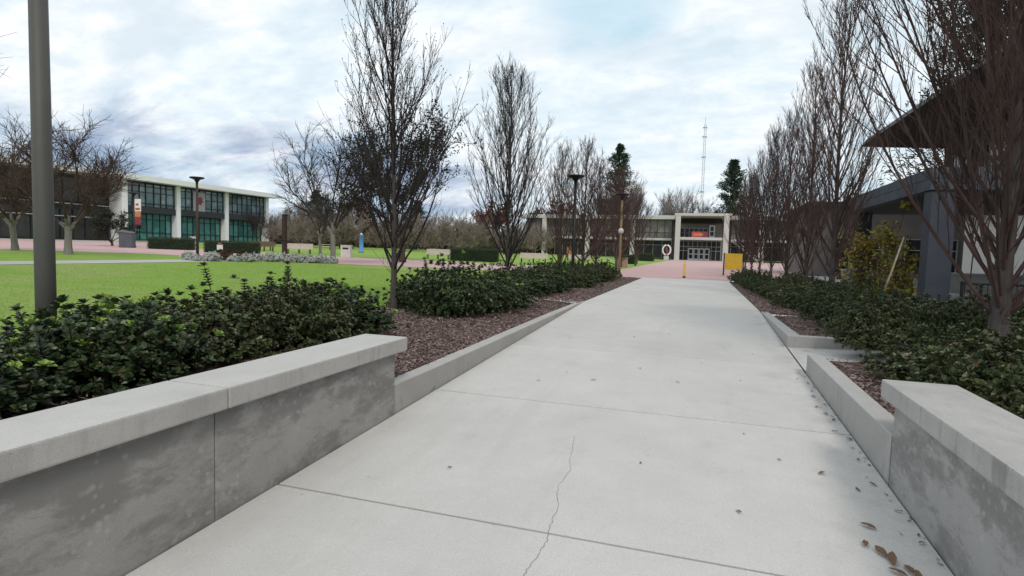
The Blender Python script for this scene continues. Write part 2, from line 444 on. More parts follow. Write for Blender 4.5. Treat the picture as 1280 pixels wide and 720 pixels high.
# path: cast panels with open joints, ramp then level
cuts = [-12, -8.9, -5.8, -2.6, .55, 3.62, 6.45, 9.55, 12.65, 16.0, 19.1, 22.2, 25.3, 28.4, 31.0, 33.55]
b = MB()
rg = random.Random(3)
for y0, y1 in zip(cuts[:-1], cuts[1:]):
    e = .012; c = .006
    x0, x1 = PL + .010, PR - .012
    za, zb = ramp_z(y0), ramp_z(y1)
    ny = 5
    vs = []; fs = []
    def zat(y): return za + (zb - za) * (y - y0) / (y1 - y0)
    yy = [y0 + e, y0 + e + c] + [y0 + (y1 - y0) * k / ny for k in range(1, ny)] + [y1 - e - c, y1 - e]
    xx = [x0, x0 + c] + [x0 + (x1 - x0) * k / 6 for k in range(1, 6)] + [x1 - c, x1]
    for jy, y in enumerate(yy):
        for ix, x in enumerate(xx):
            edge = jy in (0, len(yy) - 1) or ix in (0, len(xx) - 1)
            vs.append((x, y, zat(y) - (c if edge else 0)))
    nx = len(xx)
    for jy in range(len(yy) - 1):
        for ix in range(nx - 1):
            fs.append((jy * nx + ix, jy * nx + ix + 1, (jy + 1) * nx + ix + 1, (jy + 1) * nx + ix))
    b.add(vs, fs, 0, False)
    for y, z in ((y0 + e, za), (y1 - e, zb)): b.add([(x0, y, z - c), (x1, y, z - c), (x1, y, z - .028), (x0, y, z - .028)], [(0, 1, 2, 3)])
b.build('path', 'path_concrete', kind='structure')
b = MB()                                          # the dark bed seen in the joints
b.add([(PL - .02, -12, ramp_z(-12) - .03), (PR + .05, -12, ramp_z(-12) - .03), (PR + .05, 16, -.03), (PL - .02, 16, -.03),
       (PR + .05, 33.55, -.03), (PL - .02, 33.55, -.03)], [(0, 1, 2, 3), (3, 2, 4, 5)])
b.build('path_joint_bed', 'joint_dark', kind='structure')

# hairline crack across two panels
cr = [(-1.076, 5.455), (-1.026, 5.144), (-0.994, 4.861), (-0.934, 4.651), (-0.969, 4.364), (-0.944, 4.183), (-0.891, 4.013), (-0.879, 3.795), (-0.873, 3.64), (-0.848, 3.523), (-0.862, 3.342), (-0.87, 3.231), (-0.883, 3.124), (-0.886, 3.026), (-0.877, 2.88)]
b = MB(); rg = random.Random(8)
pts = []
for (xa, ya), (xb, yb) in zip(cr[:-1], cr[1:]):
    for k in range(5): t = k / 5; pts.append((xa + (xb - xa) * t + rg.uniform(-.008, .008), ya + (yb - ya) * t))
vs = []; fs = []
for i, (x, y) in enumerate(pts):
    w = .0007 + .0012 * rg.random() + .0010 * (i / len(pts))
    vs += [(x - w, y, ramp_z(y) + .003), (x + w, y, ramp_z(y) + .003)]
    if i: fs.append((2 * i - 2, 2 * i - 1, 2 * i + 1, 2 * i))
b.add(vs, fs); b.build('path_crack', 'crack_dark', kind='structure')

# planting beds (soil) either side
b = MB()
ny = 60
for k in range(ny):
    y0 = -12 + 45.6 * k / ny; y1 = -12 + 45.6 * (k + 1) / ny
    prof = [(-6.9, .019), (-6.0, .006), (-5.6, .004), (-4.6, -.005), (-3.9, -.035), (-3.12, -.095)]
    if y0 > 15.4: prof = [(-6.9, .019), (-6.0, .006), (-5.6, .004), (-4.6, -.005), (-3.9, -.01), (-3.04, -.02)]
    for (xa, za), (xb, zb) in zip(prof[:-1], prof[1:]): b.add([(xa, y0, za), (xb, y0, zb), (xb, y1, zb), (xa, y1, za)], [(0, 1, 2, 3)])
for y0, y1 in ((-12, 9.12), (11.1, 15.5), (15.5, 33.6)):
    prof = [(1.6 if y0 < 15 else 1.53, -.06 if y0 < 15 else -.02), (2.4, -.03), (3.4, -.005), (5.5, .004)]
    for (xa, za), (xb, zb) in zip(prof[:-1], prof[1:]): b.add([(xa, y0, za), (xb, y0, zb), (xb, y1, zb), (xa, y1, za)], [(0, 1, 2, 3)])
b.build('planting_bed', 'soil', kind='structure')

# landing slab leading right off the ramp
b = MB(); b.add([(PR + .006, 9.12, ramp_z(9.12)), (5.6, 9.12, -.03), (5.6, 11.1, -.03), (PR + .006, 11.1, ramp_z(11.1))], [(0, 1, 2, 3)])
b.build('landing_pavement', 'path_concrete', kind='structure')

# brick plaza and brick walk, concrete walk over the lawn
b = MB()
b.add([(-6.0, 33.56, .006), (30, 33.56, .006), (30, 129.5, .006), (-6.0, 129.5, .006)], [(0, 1, 2, 3)])


def sheet(poly, dz, mb):
    mb.add([(x, y, g(x) + dz) for x, y in poly], [list(range(len(poly)))])


walk = [(-72, 4), (-41.5, 24.6), (-33.9, 29.3), (-29.5, 29.6), (-25.2, 28.2), (-21.9, 29.5), (-16.3, 31.6), (-6, 34.6), (-6, 46), (-17.3, 44.9),
        (-23, 44.6), (-27, 42.9), (-31, 41.4), (-35, 42.5), (-44, 43), (-62, 52), (-70, 60), (-72, 60)]
sheet(walk, .008, b)
b.build('brick_plaza', 'brick_paving', kind='structure')
b = MB(); sheet([(-27.3, -30), (-24.9, -30), (-24.9, 28.2), (-27.3, 28.9)], .012, b)
sheet([(-75, 30), (-68.5, 38), (-68.5, 92), (-75, 92)], .014, b)
b.build('concrete_walk', 'pale_paving', kind='structure')
b = MB(); b.add([(5.45, -30, .008), (45, -30, .008), (45, 49, .008), (7.5, 49, .008), (7.5, 33.5, .008), (5.45, 33.5, .008)], [(0, 1, 2, 3, 4, 5)])
b.build('terrace_pavement', 'pale_paving', kind='structure')

# mulch: loose bark chips
def chips(name, areas, n, seed):
    b = MB(); rg = random.Random(seed)
    tot = sum(a[4] for a in areas)
    for x0, x1, y0, y1, w, zf in areas:
        for _ in range(int(n * w / tot)):
            x = rg.uniform(x0, x1); y = y0 + (y1 - y0) * rg.random() ** 1.6
            z = zf(x) + .012 + rg.random() * .022; a = rg.random() * PI; L = rg.uniform(.014, .042); w_ = rg.uniform(.005, .013)
            ti = rg.uniform(-.5, .5); tj = rg.uniform(-.5, .5)
            ca, sa = math.cos(a), math.sin(a)
            vs = [(x + ca * u * L - sa * v * w_, y + sa * u * L + ca * v * w_, z + u * L * ti + v * w_ * tj) for u, v in ((-1, -.7), (1, -1), (.8, .8), (-.9, 1))]
            vs.append((x, y, z + .006))
            b.add(vs, [(0, 1, 4), (1, 2, 4), (2, 3, 4), (3, 0, 4)])
    o = b.build(name, 'mulch_chips', kind='stuff')
    return o


def zl(x): return -.10 + (-3.0 - x) / .9 * .065 if x > -3.9 else -.035 + (-3.9 - x) / .7 * .03
o = chips('mulch', [(-5.0, -3.2, 5.3, 15.5, 9, zl), (-5.0, -3.06, 15.4, 33.4, 6, lambda x: -.01), (-5.2, -3.6, 1, 5.3, 1.5, zl), (-6.8, -5.0, 8.4, 12, 3, lambda x: .004 + g(x)), (-6.6, -5.0, 14.5, 18, 2, lambda x: .004 + g(x)),
                    (1.72, 3.6, 5.0, 9.1, 5, lambda x: -.04), (1.72, 3.6, 11.3, 15.5, 4, lambda x: -.04), (1.55, 3.4, 15.5, 33, 4, lambda x: -.015)], 38000, 4)
tag(o, 'brown bark mulch spread over the beds on both sides of the path', 'mulch', kind='stuff')
# lawn blades nearest the bed
b = MB(); rg = random.Random(12)
for _ in range(150000):
    x = -6.75 - 17 * rg.random() ** 1.5; y = 2.5 + 25 * rg.random() ** 1.15
    if y < -x * .28: continue
    h = rg.uniform(.02, .05); a = rg.random() * 2 * PI; w = rg.uniform(.0018, .0035); l = rg.uniform(0, .03); d = rg.random() * 2 * PI
    z = g(x)
    b.add([(x - w * math.cos(a), y - w * math.sin(a), z), (x + w * math.cos(a), y + w * math.sin(a), z), (x + l * math.cos(d), y + l * math.sin(d), z + h)], [(0, 1, 2)])
o = b.build('grass', 'grass_blades', kind='stuff'); tag(o, 'short green lawn grass between the left bed and the concrete walk', 'grass', kind='stuff')

# ------------------------------------------------------------------ low walls and kerbs
def low_wall(label, face, sgn, y_end, joints, capj, mats, side):
    """face: x of the path-side face; sgn: -1 the wall lies to the left of it"""
    t = thing('low_wall', label, 'wall', (face, y_end, 0))
    org = (face, y_end, 0)
    ed = [-11.5] + joints + [y_end]
    for k, (ya, yb) in enumerate(zip(ed[:-1], ed[1:])):
        bb = MB(); x0, x1 = sorted((face, face + sgn * .42))
        bb.bbox(x0, x1, ya + .004, yb - .004, ramp_z(ya) - .15, .268, .006)
        bb.build('wall_panel', mats[0], t, org)
    bb = MB(); x0, x1 = sorted((face + sgn * .03, face + sgn * .39)); bb.box(x0, x1, -11.5, y_end - .05, -.9, .25); bb.build('wall_core', 'joint_dark', t, org)
    ed = [-11.5] + capj + [y_end + .17]
    for ya, yb in zip(ed[:-1], ed[1:]):
        bb = MB(); x0, x1 = sorted((face - sgn * .06, face + sgn * .47))
        bb.bbox(x0, x1, ya + .004, yb - .004, .272, .42, .014)
        bb.build('cap', mats[1], t, org)
    return t


low_wall('grey concrete low wall with pale cap, left of the path in front of dark shrubs', PL, -1, 5.43, [-5.6, -2.6, .25, 3.02], [-5.5, -2.5, .32, 3.08], ('wall_concrete', 'cap_concrete'), 'left')
low_wall('grey concrete low wall with worn stained cap, right of the path beside fallen leaves', PR, 1, 5.27, [-2.2, .6, 3.25], [-2.2, 1.0], ('wall_concrete', 'worn_cap'), 'right')


def kerb(label, segs, joints=()):
    """segs: list of footprint quads with top heights [(poly4, ztop at each corner)]"""
    p0 = segs[0][0][0]; org = (p0[0], p0[1], 0)
    t = thing('kerb', label, 'kerb', org)
    for poly, zt, zb in segs:
        bm = bmesh.new()
        lo = [bm.verts.new((x, y, z)) for (x, y), z in zip(poly, zb)]; up = [bm.verts.new((x, y, z)) for (x, y), z in zip(poly, zt)]
        n = len(poly)
        bm.faces.new(lo[::-1]); bm.faces.new(up)
        for i in range(n): bm.faces.new((lo[i], lo[(i + 1) % n], up[(i + 1) % n], up[i]))
        bmesh.ops.recalc_face_normals(bm, faces=bm.faces[:])
        te = [e for e in bm.edges if all(v in up for v in e.verts)]
        bmesh.ops.bevel(bm, geom=te, offset=.014, segments=3, affect='EDGES', profile=.5)
        bm.verts.index_update()
        bb = MB(); bb.add([tuple(v.co) for v in bm.verts], [[v.index for v in f.verts] for f in bm.faces]); bm.free()
        bb.build('kerb_stone', 'kerb_concrete', t, org)
    return t


segs = []
for ya, yb in ((5.44, 6.45), (6.455, 9.5), (9.505, 12.6), (12.605, 15.9)):
    za, zb = [-.075 + max(0, (y - 6.5)) / 9.5 * .085 for y in (ya, yb)]
    w0, w1 = .19, (.19 if yb < 15 else .12)
    segs.append(([(PL, ya), (PL, yb), (PL - w1, yb), (PL - w0, ya)], [za, zb, zb, za], [-.6, -.3, -.3, -.6]))
kerb('long tapering concrete kerb between the left mulch bed and the path', segs)
kerb('short concrete kerb running from the right wall to the landing', [
    ([(PR, 5.29), (PR, 6.4), (PR + .2, 6.4), (PR + .2, 5.29)], [-.0, .0, .0, -.0], [-.6] * 4),
    ([(PR, 6.405), (PR, 9.15), (PR + .2, 9.15), (PR + .2, 6.405)], [.0, .02, .02, .0], [-.5] * 4)])
kerb('bent concrete kerb beyond the landing, tapering along the right bed', [
    ([(PR, 11.1), (PR, 15.7), (PR + .16, 15.7), (PR + .22, 11.3)], [.025, .012, .012, .025], [-.4] * 4),
    ([(PR, 11.094), (PR + .22, 11.296), (5.4, 11.296), (5.4, 11.094)], [.025] * 4, [-.4] * 4)])

# ------------------------------------------------------------------ vegetation makers
def leaf(mb, p, d, n, L, Wd, mi=0, fold=.25):
    """a folded leaf from p along d with face normal about n"""
    s_ = d.cross(n)
    if s_.length < 1e-5: s_ = d.orthogonal()
    s_.normalize(); n = s_.cross(d).normalized()
    a = p + d * (L * .34); c = p + d * (L * .74); tip = p + d * L - n * (L * .12)
    h = n * (Wd * fold)
    vs = [p, a + s_ * Wd * .85 + h, c + s_ * Wd + h, tip, c - s_ * Wd + h, a - s_ * Wd * .85 + h]
    mb.add([tuple(v) for v in vs], [(0, 1, 2, 3), (0, 3, 4, 5)], mi, False)


def rvec(rg):
    while True:
        v = Vector((rg.uniform(-1, 1), rg.uniform(-1, 1), rg.uniform(-1, 1)))
        if .05 < v.length < 1: return v.normalized()


def make_shrub(name, label, cat, seed, r, h, nros, leafm, young=0., L=.05, sprigs=8, group=None, per=9):
    """mounded evergreen: woody stems ending in rosettes of leaves"""
    rg = random.Random(seed)
    t = thing(name, label, cat, group=group)
    st = MB(); fo = MB()
    lob = [(rg.uniform(0, 2 * PI), rg.uniform(.45, .75), rg.uniform(.5, .8)) for _ in range(7)]
    for k in range(nros):
        a = rg.random() * 2 * PI; u = rg.random()
        el = math.asin(rg.uniform(-.12, 1.0))
        nb = 1 + .36 * mnoise.noise(Vector((math.cos(a) * 1.7 + seed, math.sin(a) * 1.7, el * 2.2)))  + .22 * mnoise.noise(Vector((math.cos(a) * 4, math.sin(a) * 4 + seed, el * 5)))
        rr = nb * (1 - .42 * rg.random() ** 2.0)
        p = Vector((math.cos(a) * math.cos(el) * r * rr, math.sin(a) * math.cos(el) * r * rr, h * (.16 + .80 * max(-.12, math.sin(el)) * rr)))
        out = (p - Vector((0, 0, h * .25))).normalized()
        ax = (out * .7 + Vector((0, 0, .75)) + rvec(rg) * .45).normalized()
        if k < sprigs:
            ax = (out * .35 + Vector((0, 0, 1)) + rvec(rg) * .3).normalized()
            ln = rg.uniform(.14, .30); tip = p + ax * ln
            st.tube([p - ax * .1, tip], [.005, .003], 3)
            for q in range(int(ln / .035)):
                pp = p + ax * (.035 * q)
                for w in range(4):
                    ang = w * 1.57 + q * .8; s1 = ax.orthogonal().normalized(); s2 = ax.cross(s1)
                    d = (ax * .7 + (s1 * math.cos(ang) + s2 * math.sin(ang))).normalized()
                    leaf(fo, pp, d, ax, L * rg.uniform(.8, 1.1), L * .25, 0)
            p = tip
        mi = 1 if rg.random() < young and (p.z > h * .55) else 0
        s1 = ax.orthogonal().normalized(); s2 = ax.cross(s1); ph = rg.random() * 6
        for w in range(per):
            ang = ph + w * 2.4; inc = .35 + .75 * (w / per)
            d = (ax * math.cos(inc * 1.25) + (s1 * math.cos(ang) + s2 * math.sin(ang)) * math.sin(inc * 1.25)).normalized()
            leaf(fo, p + ax * (.012 * (per - w) / per), d, ax, L * rg.uniform(.75, 1.2), L * rg.uniform(.26, .36), mi)
        if k % 5 == 0: st.tube([(p.x * .15, p.y * .15, 0), tuple(Vector((p.x * .55, p.y * .55, p.z * .6))), tuple(p)], [.012, .008, .003], 3)
    # leaves deeper in the mound close the view through it
    for k in range(int(nros * 1.3)):
        a = rg.random() * 2 * PI; q = math.sqrt(rg.random()) * .78; el = rg.random()
        p = Vector((math.cos(a) * q * r, math.sin(a) * q * r, h * (.04 + .74 * el * math.sqrt(max(0, 1 - q * q)))))
        for w in range(3): leaf(fo, p, rvec(rg), rvec(rg), L * 1.3, L * .45, 0)
    fo.build('foliage', [leafm, 'young_leaf'], t)
    st.build('stem', 'stem', t)
    return t


def curve_pts(rg, p, d, L, n, up=.0, wob=.08):
    pts = [p.copy()]; d = d.normalized()
    for i in range(n):
        d = (d + Vector((0, 0, 1)) * up / n + rvec(rg) * wob).normalized()
        pts.append(pts[-1] + d * (L / n))
    return pts, d


def make_upright_tree(seed, h, crown_r, limbs, base, trunk_r, spread=.62, twr=.0035, tw=5, trunk='bark', twig='twig', label='', group=None, subs=11, thick=1., buds=0):
    """bare fastigiate street tree: leader plus many ascending limbs ending in fine twigs"""
    rg = random.Random(seed)
    t = thing('upright_tree', label, 'tree', group=group)
    T = MB(); C = MB()
    n = 12; pts = []; x = y = 0.
    for i in range(n + 1):
        u = i / n; x += rg.uniform(-.03, .03) * (.3 + u); y += rg.uniform(-.03, .03) * (.3 + u)
        pts.append(Vector((x, y, -.05 + u * h * .97)))
    rad = [trunk_r * (1.22 if i == 0 else 1.) * (1 - .93 * (i / n) ** .62) + .004 for i in range(n + 1)]
    T.tube(pts, rad, 9)

    def on_trunk(z):
        u = max(0, min(.999, z / (h * .97))) * n; i = int(u); return pts[i].lerp(pts[i + 1], u - i), rad[i] + (rad[i + 1] - rad[i]) * (u - i)

    def twigs(path, k, Lr, lo_=.2):
        for _ in range(k):
            u = rg.uniform(lo_, 1.0) * (len(path) - 1); i = min(int(u), len(path) - 2)
            p = path[i].lerp(path[i + 1], u - i); d = (path[i + 1] - path[i]).normalized()
            dd = (d + rvec(rg) * .62 + Vector((0, 0, .3))).normalized()
            q, _d = curve_pts(rg, p, dd, rg.uniform(*Lr), 2, .2, .16)
            C.tube(q, [twr, twr * .85, twr * .6], 3)
            if buds and rg.random() < buds: leaf(C, q[-1], rvec(rg), rvec(rg), .035, .012)

    for k in range(limbs):
        u = (k + rg.random()) / limbs
        z = base + (h * .90 - base) * u ** 1.25
        p, tr = on_trunk(z)
        az = k * 2.399 + rg.uniform(-.5, .5)
        inc = spread * rg.uniform(.7, 1.3) * (1 - .30 * u)
        room = h - z
        L = min(room * .82, (crown_r * 2.5) * (1 - .5 * u)) * rg.uniform(.7, 1.12) + .25
        d = Vector((math.cos(az) * math.sin(inc), math.sin(az) * math.sin(inc), math.cos(inc)))
        path, _ = curve_pts(rg, p, d, L, 7, .66, .06)
        r0 = min(tr * .5, .006 + .0082 * L) * rg.uniform(.7, 1.2) * thick
        C.tube(path, [r0 * (1 - .86 * i / 7) + .0018 for i in range(8)], 5)
        ns = max(4, int(subs * min(1.3, L / 2.0)))
        for s in range(ns):
            uu = .12 + .86 * (s + rg.random()) / ns; v = uu * 7; i = min(int(v), 6)
            pp = path[i].lerp(path[i + 1], v - i); dd = (path[i + 1] - path[i]).normalized()
            sd_ = (dd + rvec(rg) * .62 + Vector((0, 0, .1))).normalized()
            Ls = L * rg.uniform(.14, .36) * (1.15 - .6 * uu) + .15
            sp, _ = curve_pts(rg, pp, sd_, Ls, 4, .5, .10)
            rs = min(r0 * .5, .0035 + .0035 * Ls)
            C.tube(sp, [rs * (1 - .7 * i / 4) + .0012 for i in range(5)], 3)
            twigs(sp, tw, (.12, .36))
        twigs(path[2:], tw, (.15, .42))
    # leader tip and short shoots low on the trunk
    twigs(pts[6:], tw * 6, (.15, .5))
    for k in range(14):
        p, tr = on_trunk(base * rg.uniform(.75, 1.9)); az = rg.random() * 6.28
        q, _ = curve_pts(rg, p, Vector((math.cos(az), math.sin(az), rg.uniform(.4, 1.4))), rg.uniform(.3, .8), 4, .3, .12)
        C.tube(q, [.005, .004, .004, .003, .002], 3); twigs(q, 3, (.08, .25))
    T.build('trunk', trunk, t); C.build('crown', twig, t)
    return t


def make_spreading_tree(seed, h, r, label, trunk='pale_bark', twig='twig', fork=1.5, trunk_r=.2, twr=.010, l2=6, l3=6, l4=5, leaves=None, leafn=0, leafL=.08, group=None, name='spreading_tree', up=.25, limbs=6, lean=0., inc_=(.35, 1.0)):
    rg = random.Random(seed)
    t = thing(name, label, 'tree', group=group)
    T = MB(); C = MB(); F = MB()
    tp, _ = curve_pts(rg, Vector((0, 0, -.08)), Vector((lean, 0, 1)), fork + .08, 4, 0, .05)
    T.tube(tp, [trunk_r * f for f in (1.35, 1.02, .92, .92, 1.0)], 9)
    tips = []
    top = tp[-1]
    for k in range(limbs):
        az = k * 2 * PI / limbs + rg.uniform(-.45, .45); inc = rg.uniform(*inc_) if k else .15
        d = Vector((math.cos(az) * math.sin(inc), math.sin(az) * math.sin(inc), math.cos(inc)))
        Lm = math.hypot(r * math.sin(inc), (h - fork) * math.cos(inc)) * rg.uniform(.8, 1.0)
        p1, _ = curve_pts(rg, top - Vector((0, 0, rg.uniform(0, .35))), d, Lm, 7, up * .2, .15)
        r1 = trunk_r * rg.uniform(.36, .52)
        T.tube(p1[:2], [r1 * (1 - .18 * i) for i in range(2)], 6); C.tube(p1[1:], [r1 * (.82 - .125 * i) + .006 for i in range(7)], 5)
        for a in range(l2):
            u = .28 + .7 * (a + rg.random()) / l2; v = u * 7; i = min(int(v), 6); pp = p1[i].lerp(p1[i + 1], v - i)
            dd = ((p1[i + 1] - p1[i]).normalized() + rvec(rg) * .8 + Vector((0, 0, .12))).normalized()
            p2, _ = curve_pts(rg, pp, dd, Lm * rg.uniform(.35, .6) * (1.2 - .6 * u), 5, up, .18)
            r2 = r1 * .36
            C.tube(p2, [r2 * (1 - .16 * j) + twr * .5 for j in range(6)], 4)
            for b_ in range(l3):
                v = (.2 + .8 * (b_ + rg.random()) / l3) * 5; i = min(int(v), 4); pp = p2[i].lerp(p2[i + 1], v - i)
                dd = ((p2[i + 1] - p2[i]).normalized() + rvec(rg) * .85 + Vector((0, 0, .1))).normalized()
                L3 = Lm * rg.uniform(.14, .28)
                p3, _ = curve_pts(rg, pp, dd, L3, 3, up, .2)
                C.tube(p3, [twr * 1.4, twr * 1.2, twr, twr * .7], 3)
                for c_ in range(l4):
                    i = rg.randrange(3); pp = p3[i].lerp(p3[i + 1], rg.random())
                    dd = ((p3[i + 1] - p3[i]).normalized() + rvec(rg) * .8).normalized()
                    p4, _ = curve_pts(rg, pp, dd, L3 * rg.uniform(.3, .7), 2, up * .5, .2)
                    C.tube(p4, [twr * .9, twr * .75, twr * .5], 3); tips.append(p4[-1]); tips.append(p4[1])
    T.build('trunk', trunk, t); C.build('crown', twig, t)
    if leaves:
        for _ in range(leafn):
            p = rg.choice(tips) + rvec(rg) * rg.random() * leafL * 2; leaf(F, p, rvec(rg), rvec(rg), leafL * rg.uniform(.7, 1.3), leafL * .35)
        F.build('foliage', leaves, t)
    return t


def make_conifer(seed, h, r, label, start=.12, gaps=.3, n=150, L=.9, leafs=34, group=None):
    rg = random.Random(seed)
    t = thing('conifer', label, 'tree', group=group); T = MB(); C = MB(); BR = MB()
    T.tube([(0, 0, -.2), (.05, .05, h * .5), (0, 0, h * .98)], [h * .017, h * .011, .03], 8)
    for k in range(n):
        u = (k + rg.random()) / n; z = h * (start + (1 - start) * u)
        az = k * 2.4 + rg.uniform(-.6, .6)
        prof = (1 - u) ** .62 * (.6 + .4 * min(1, u * 5)) * (.76 + .24 * math.sin(u * 40))
        ln = r * prof * rg.uniform(.55, 1.15) + .25
        if mnoise.noise(Vector((math.cos(az) * 1.5, math.sin(az) * 1.5 + seed, z * .45))) < -gaps: ln *= .45
        d = Vector((math.cos(az), math.sin(az), rg.uniform(-.05, .35) + u * .4)).normalized()
        path, _ = curve_pts(rg, Vector((0, 0, z)), d, ln, 4, .1, .08)
        BR.tube(path, [.05, .04, .03, .02, .01], 3)
        m = int(leafs * (.35 + ln / r))
        for q in range(m):
            v = (rg.random() ** .6) * 4; i = min(int(v), 3); p = path[i].lerp(path[i + 1], v - i) + rvec(rg) * ln * .14
            dd = (d + rvec(rg) * .9 + Vector((0, 0, .15))).normalized()
            leaf(C, p, dd, Vector((0, 0, 1)), L * rg.uniform(.4, 1.0), L * rg.uniform(.07, .14), 0, .5)
    for q in range(160):
        v = rg.random(); p = Vector((0, 0, h * (.90 + .115 * v))) + rvec(rg) * (.06 + .75 * (1 - v))
        leaf(C, p, (rvec(rg) + Vector((0, 0, 1.1))).normalized(), rvec(rg), L * rg.uniform(.35, .8), L * .10, 0, .5)
    T.build('trunk', 'brown_bark', t); BR.build('limb', 'brown_bark', t); C.build('crown', 'needle', t)
    return t


def make_hedge(label, loc, lx, ly, lz, rz, seed, group=None):
    t = thing('box_hedge', label, 'hedge', loc, rz, group); rg = random.Random(seed)
    c = MB(); c.bbox(-lx / 2 + .08, lx / 2 - .08, -ly / 2 + .08, ly / 2 - .08, 0, lz - .07, .1); c.build('branch_core', 'hedge_core', t)
    F = MB(); n = int(1500 * (lx * lz * 2 + ly * lz * 2 + lx * ly) / 8)
    for _ in range(n):
        f = rg.random() * (2 * lx * lz + 2 * ly * lz + lx * ly)
        if f < 2 * lx * lz: p = Vector((rg.uniform(-lx / 2, lx / 2), rg.choice((-1, 1)) * ly / 2, rg.uniform(.02, lz)))
        elif f < 2 * lx * lz + 2 * ly * lz: p = Vector((rg.choice((-1, 1)) * lx / 2, rg.uniform(-ly / 2, ly / 2), rg.uniform(.02, lz)))
        else: p = Vector((rg.uniform(-lx / 2, lx / 2), rg.uniform(-ly / 2, ly / 2), lz))
        # round the corners
        q = Vector((max(-lx / 2 + .18, min(lx / 2 - .18, p.x)), max(-ly / 2 + .18, min(ly / 2 - .18, p.y)), min(lz - .16, p.z)))
        e = p - q
        if e.length > .17: p = q + e.normalized() * .17
        p += rvec(rg) * .04
        leaf(F, p, rvec(rg), rvec(rg), rg.uniform(.05, .09), .022)
    F.build('foliage', 'hedge_leaf', t)
    return t


# ------------------------------------------------------------------ left building (two storeys, white fins, teal glass)
BX = -75.0; BZ = 1.0; BTOP = 10.15
ft = [59.0, 68.1, 77.5, 86.9]
lb = thing('glass_building', 'long two-storey building with white roof edge, white fins and teal glass', 'building', (BX, 59, BZ))
lo = (BX, 59, BZ)
b = MB(); b.bbox(BX - 22, BX + 1.6, 2, 88.0, BTOP - .75, BTOP, .03); b.build('roof', 'white_concrete', lb, lo)
b = MB(); b.box(BX - 20, BX - 1.6, 3, 87.0, BZ - .5, BTOP - .76); b.build('core_wall', 'dark_wall', lb, lo)
b = MB(); b.box(BX - 1.3, BX - 1.1, 59, 86.9, BZ - .5, BZ + .25); b.build('plinth', 'building_concrete', lb, lo)
for k, y in enumerate(ft):
    b = MB()
    w, x0, x1 = (.36, BX - 1.3, BX + .12) if k else (.42, BX - 3.2, BX + .75)
    b.bbox(x0, x1, y - w, y + w, BZ - .5, BTOP - .752, .03); b.build('fin', 'white_concrete', lb, lo)


def facade_bay(parent, org, x, y0, y1, z0, z1, ncol, rows, glass, frame, fw=.06, depth=.14):
    f = MB(); p = MB()
    f.box(x - depth, x + .04, y0, y0 + fw, z0, z1); f.box(x - depth, x + .04, y1 - fw, y1, z0, z1)
    f.box(x - depth, x + .04, y0 + fw, y1 - fw, z0, z0 + fw); f.box(x - depth, x + .04, y0 + fw, y1 - fw, z1 - fw, z1)
    yy = [y0 + (y1 - y0) * u for u in ncol]; zz_ = [z0 + (z1 - z0) * u for u in rows]
    ye = [y0 + fw] + yy + [y1 - fw]; ze = [z0 + fw] + zz_ + [z1 - fw]
    for y in yy: f.box(x - depth + .02, x + .03, y - fw / 2, y + fw / 2, z0 + fw, z1 - fw)
    for z in zz_: f.box(x - depth + .03, x + .02, y0 + fw, y1 - fw, z - fw / 2, z + fw / 2)
    for a, c in zip(ye[:-1], ye[1:]):
        for d, e in zip(ze[:-1], ze[1:]): p.add([(x - depth * .7, a, d), (x - depth * .7, c, d), (x - depth * .7, c, e), (x - depth * .7, a, e)], [(0, 1, 2, 3)])
    fo = f.build('window', frame, parent, org); p.build('pane', glass, fo, org); return fo


for k in range(3):
    y0, y1 = ft[k] + (.55 if k == 0 else .42), ft[k + 1] - .42
    cols = [[.17, .30, .42, .58, .72, .83], [.14, .27, .45, .57, .72, .86], [.13, .26, .38, .52, .64, .78, .88]][k]
    facade_bay(lb, lo, BX - .25, y0, y1, BZ + 4.9, BTOP - .90, cols, [.16, .62 if k == 0 else .55, .86], 'glass_blue', 'frame_dark', .085)
    b = MB(); b.bbox(BX - 1.2, BX - .02, y0, y1, BZ + 4.05, BZ + 4.89, .02); b.build('spandrel', 'spandrel', lb, lo)
    facade_bay(lb, lo, BX - .9, y0, y1, BZ + .25, BZ + 4.04, [.12, .24, .36, .5, .62, .76, .88], [.28, .78], 'glass_teal', 'frame_dark', .07)
    b = MB(); b.box(BX - .6, BX + .1, y0, y1, BTOP - .89, BTOP - .76); b.build('head_band', 'spandrel', lb, lo)
# emblem banner inside an upper window of the middle bay
b = MB(); b.box(BX - .20, BX - .17, 71.0, 73.3, BZ + 4.95, BZ + 7.9, 0)
em = [(71.5, 6.4), (71.8, 6.9), (71.7, 7.3), (72.1, 7.0), (72.3, 7.35), (72.5, 7.0), (72.9, 7.2), (72.7, 6.8), (72.95, 6.3), (72.6, 6.35), (72.5, 5.8), (72.2, 6.1), (71.9, 5.7), (71.95, 6.2)]
b.add([(BX - .165, y, BZ + z) for y, z in em], [list(range(len(em)))], 1)
b.build('window_banner', ['panel_pale', 'maroon_cloth'], lb, lo)
# recessed left part: dark entrance front with thin rails and columns
for k, (y0, y1) in enumerate(((50.5, 58.2), (42, 50.3), (33.5, 41.8), (25, 33.3))):
    facade_bay(lb, lo, BX - 1.3, y0, y1, BZ + 4.9, BTOP - 1.2, [.25, .5, .75], [.5], 'glass_dark', 'frame_dark', .10)
    facade_bay(lb, lo, BX - 1.3, y0, y1, BZ + .1, BZ + 4.0, [.2, .4, .6, .8], [.7], 'glass_dark', 'frame_dark', .10)
    b = MB()
    for z in (4.55, 2.95): b.box(BX - .95, BX - .85, y0, y1, BZ + z, BZ + z + .09)
    if k: b.box(BX - .98, BX - .8, y1 - .2, y1 + .0, BZ + .0, BZ + 4.5)
    b.build('rail', 'frame_alu', lb, lo)

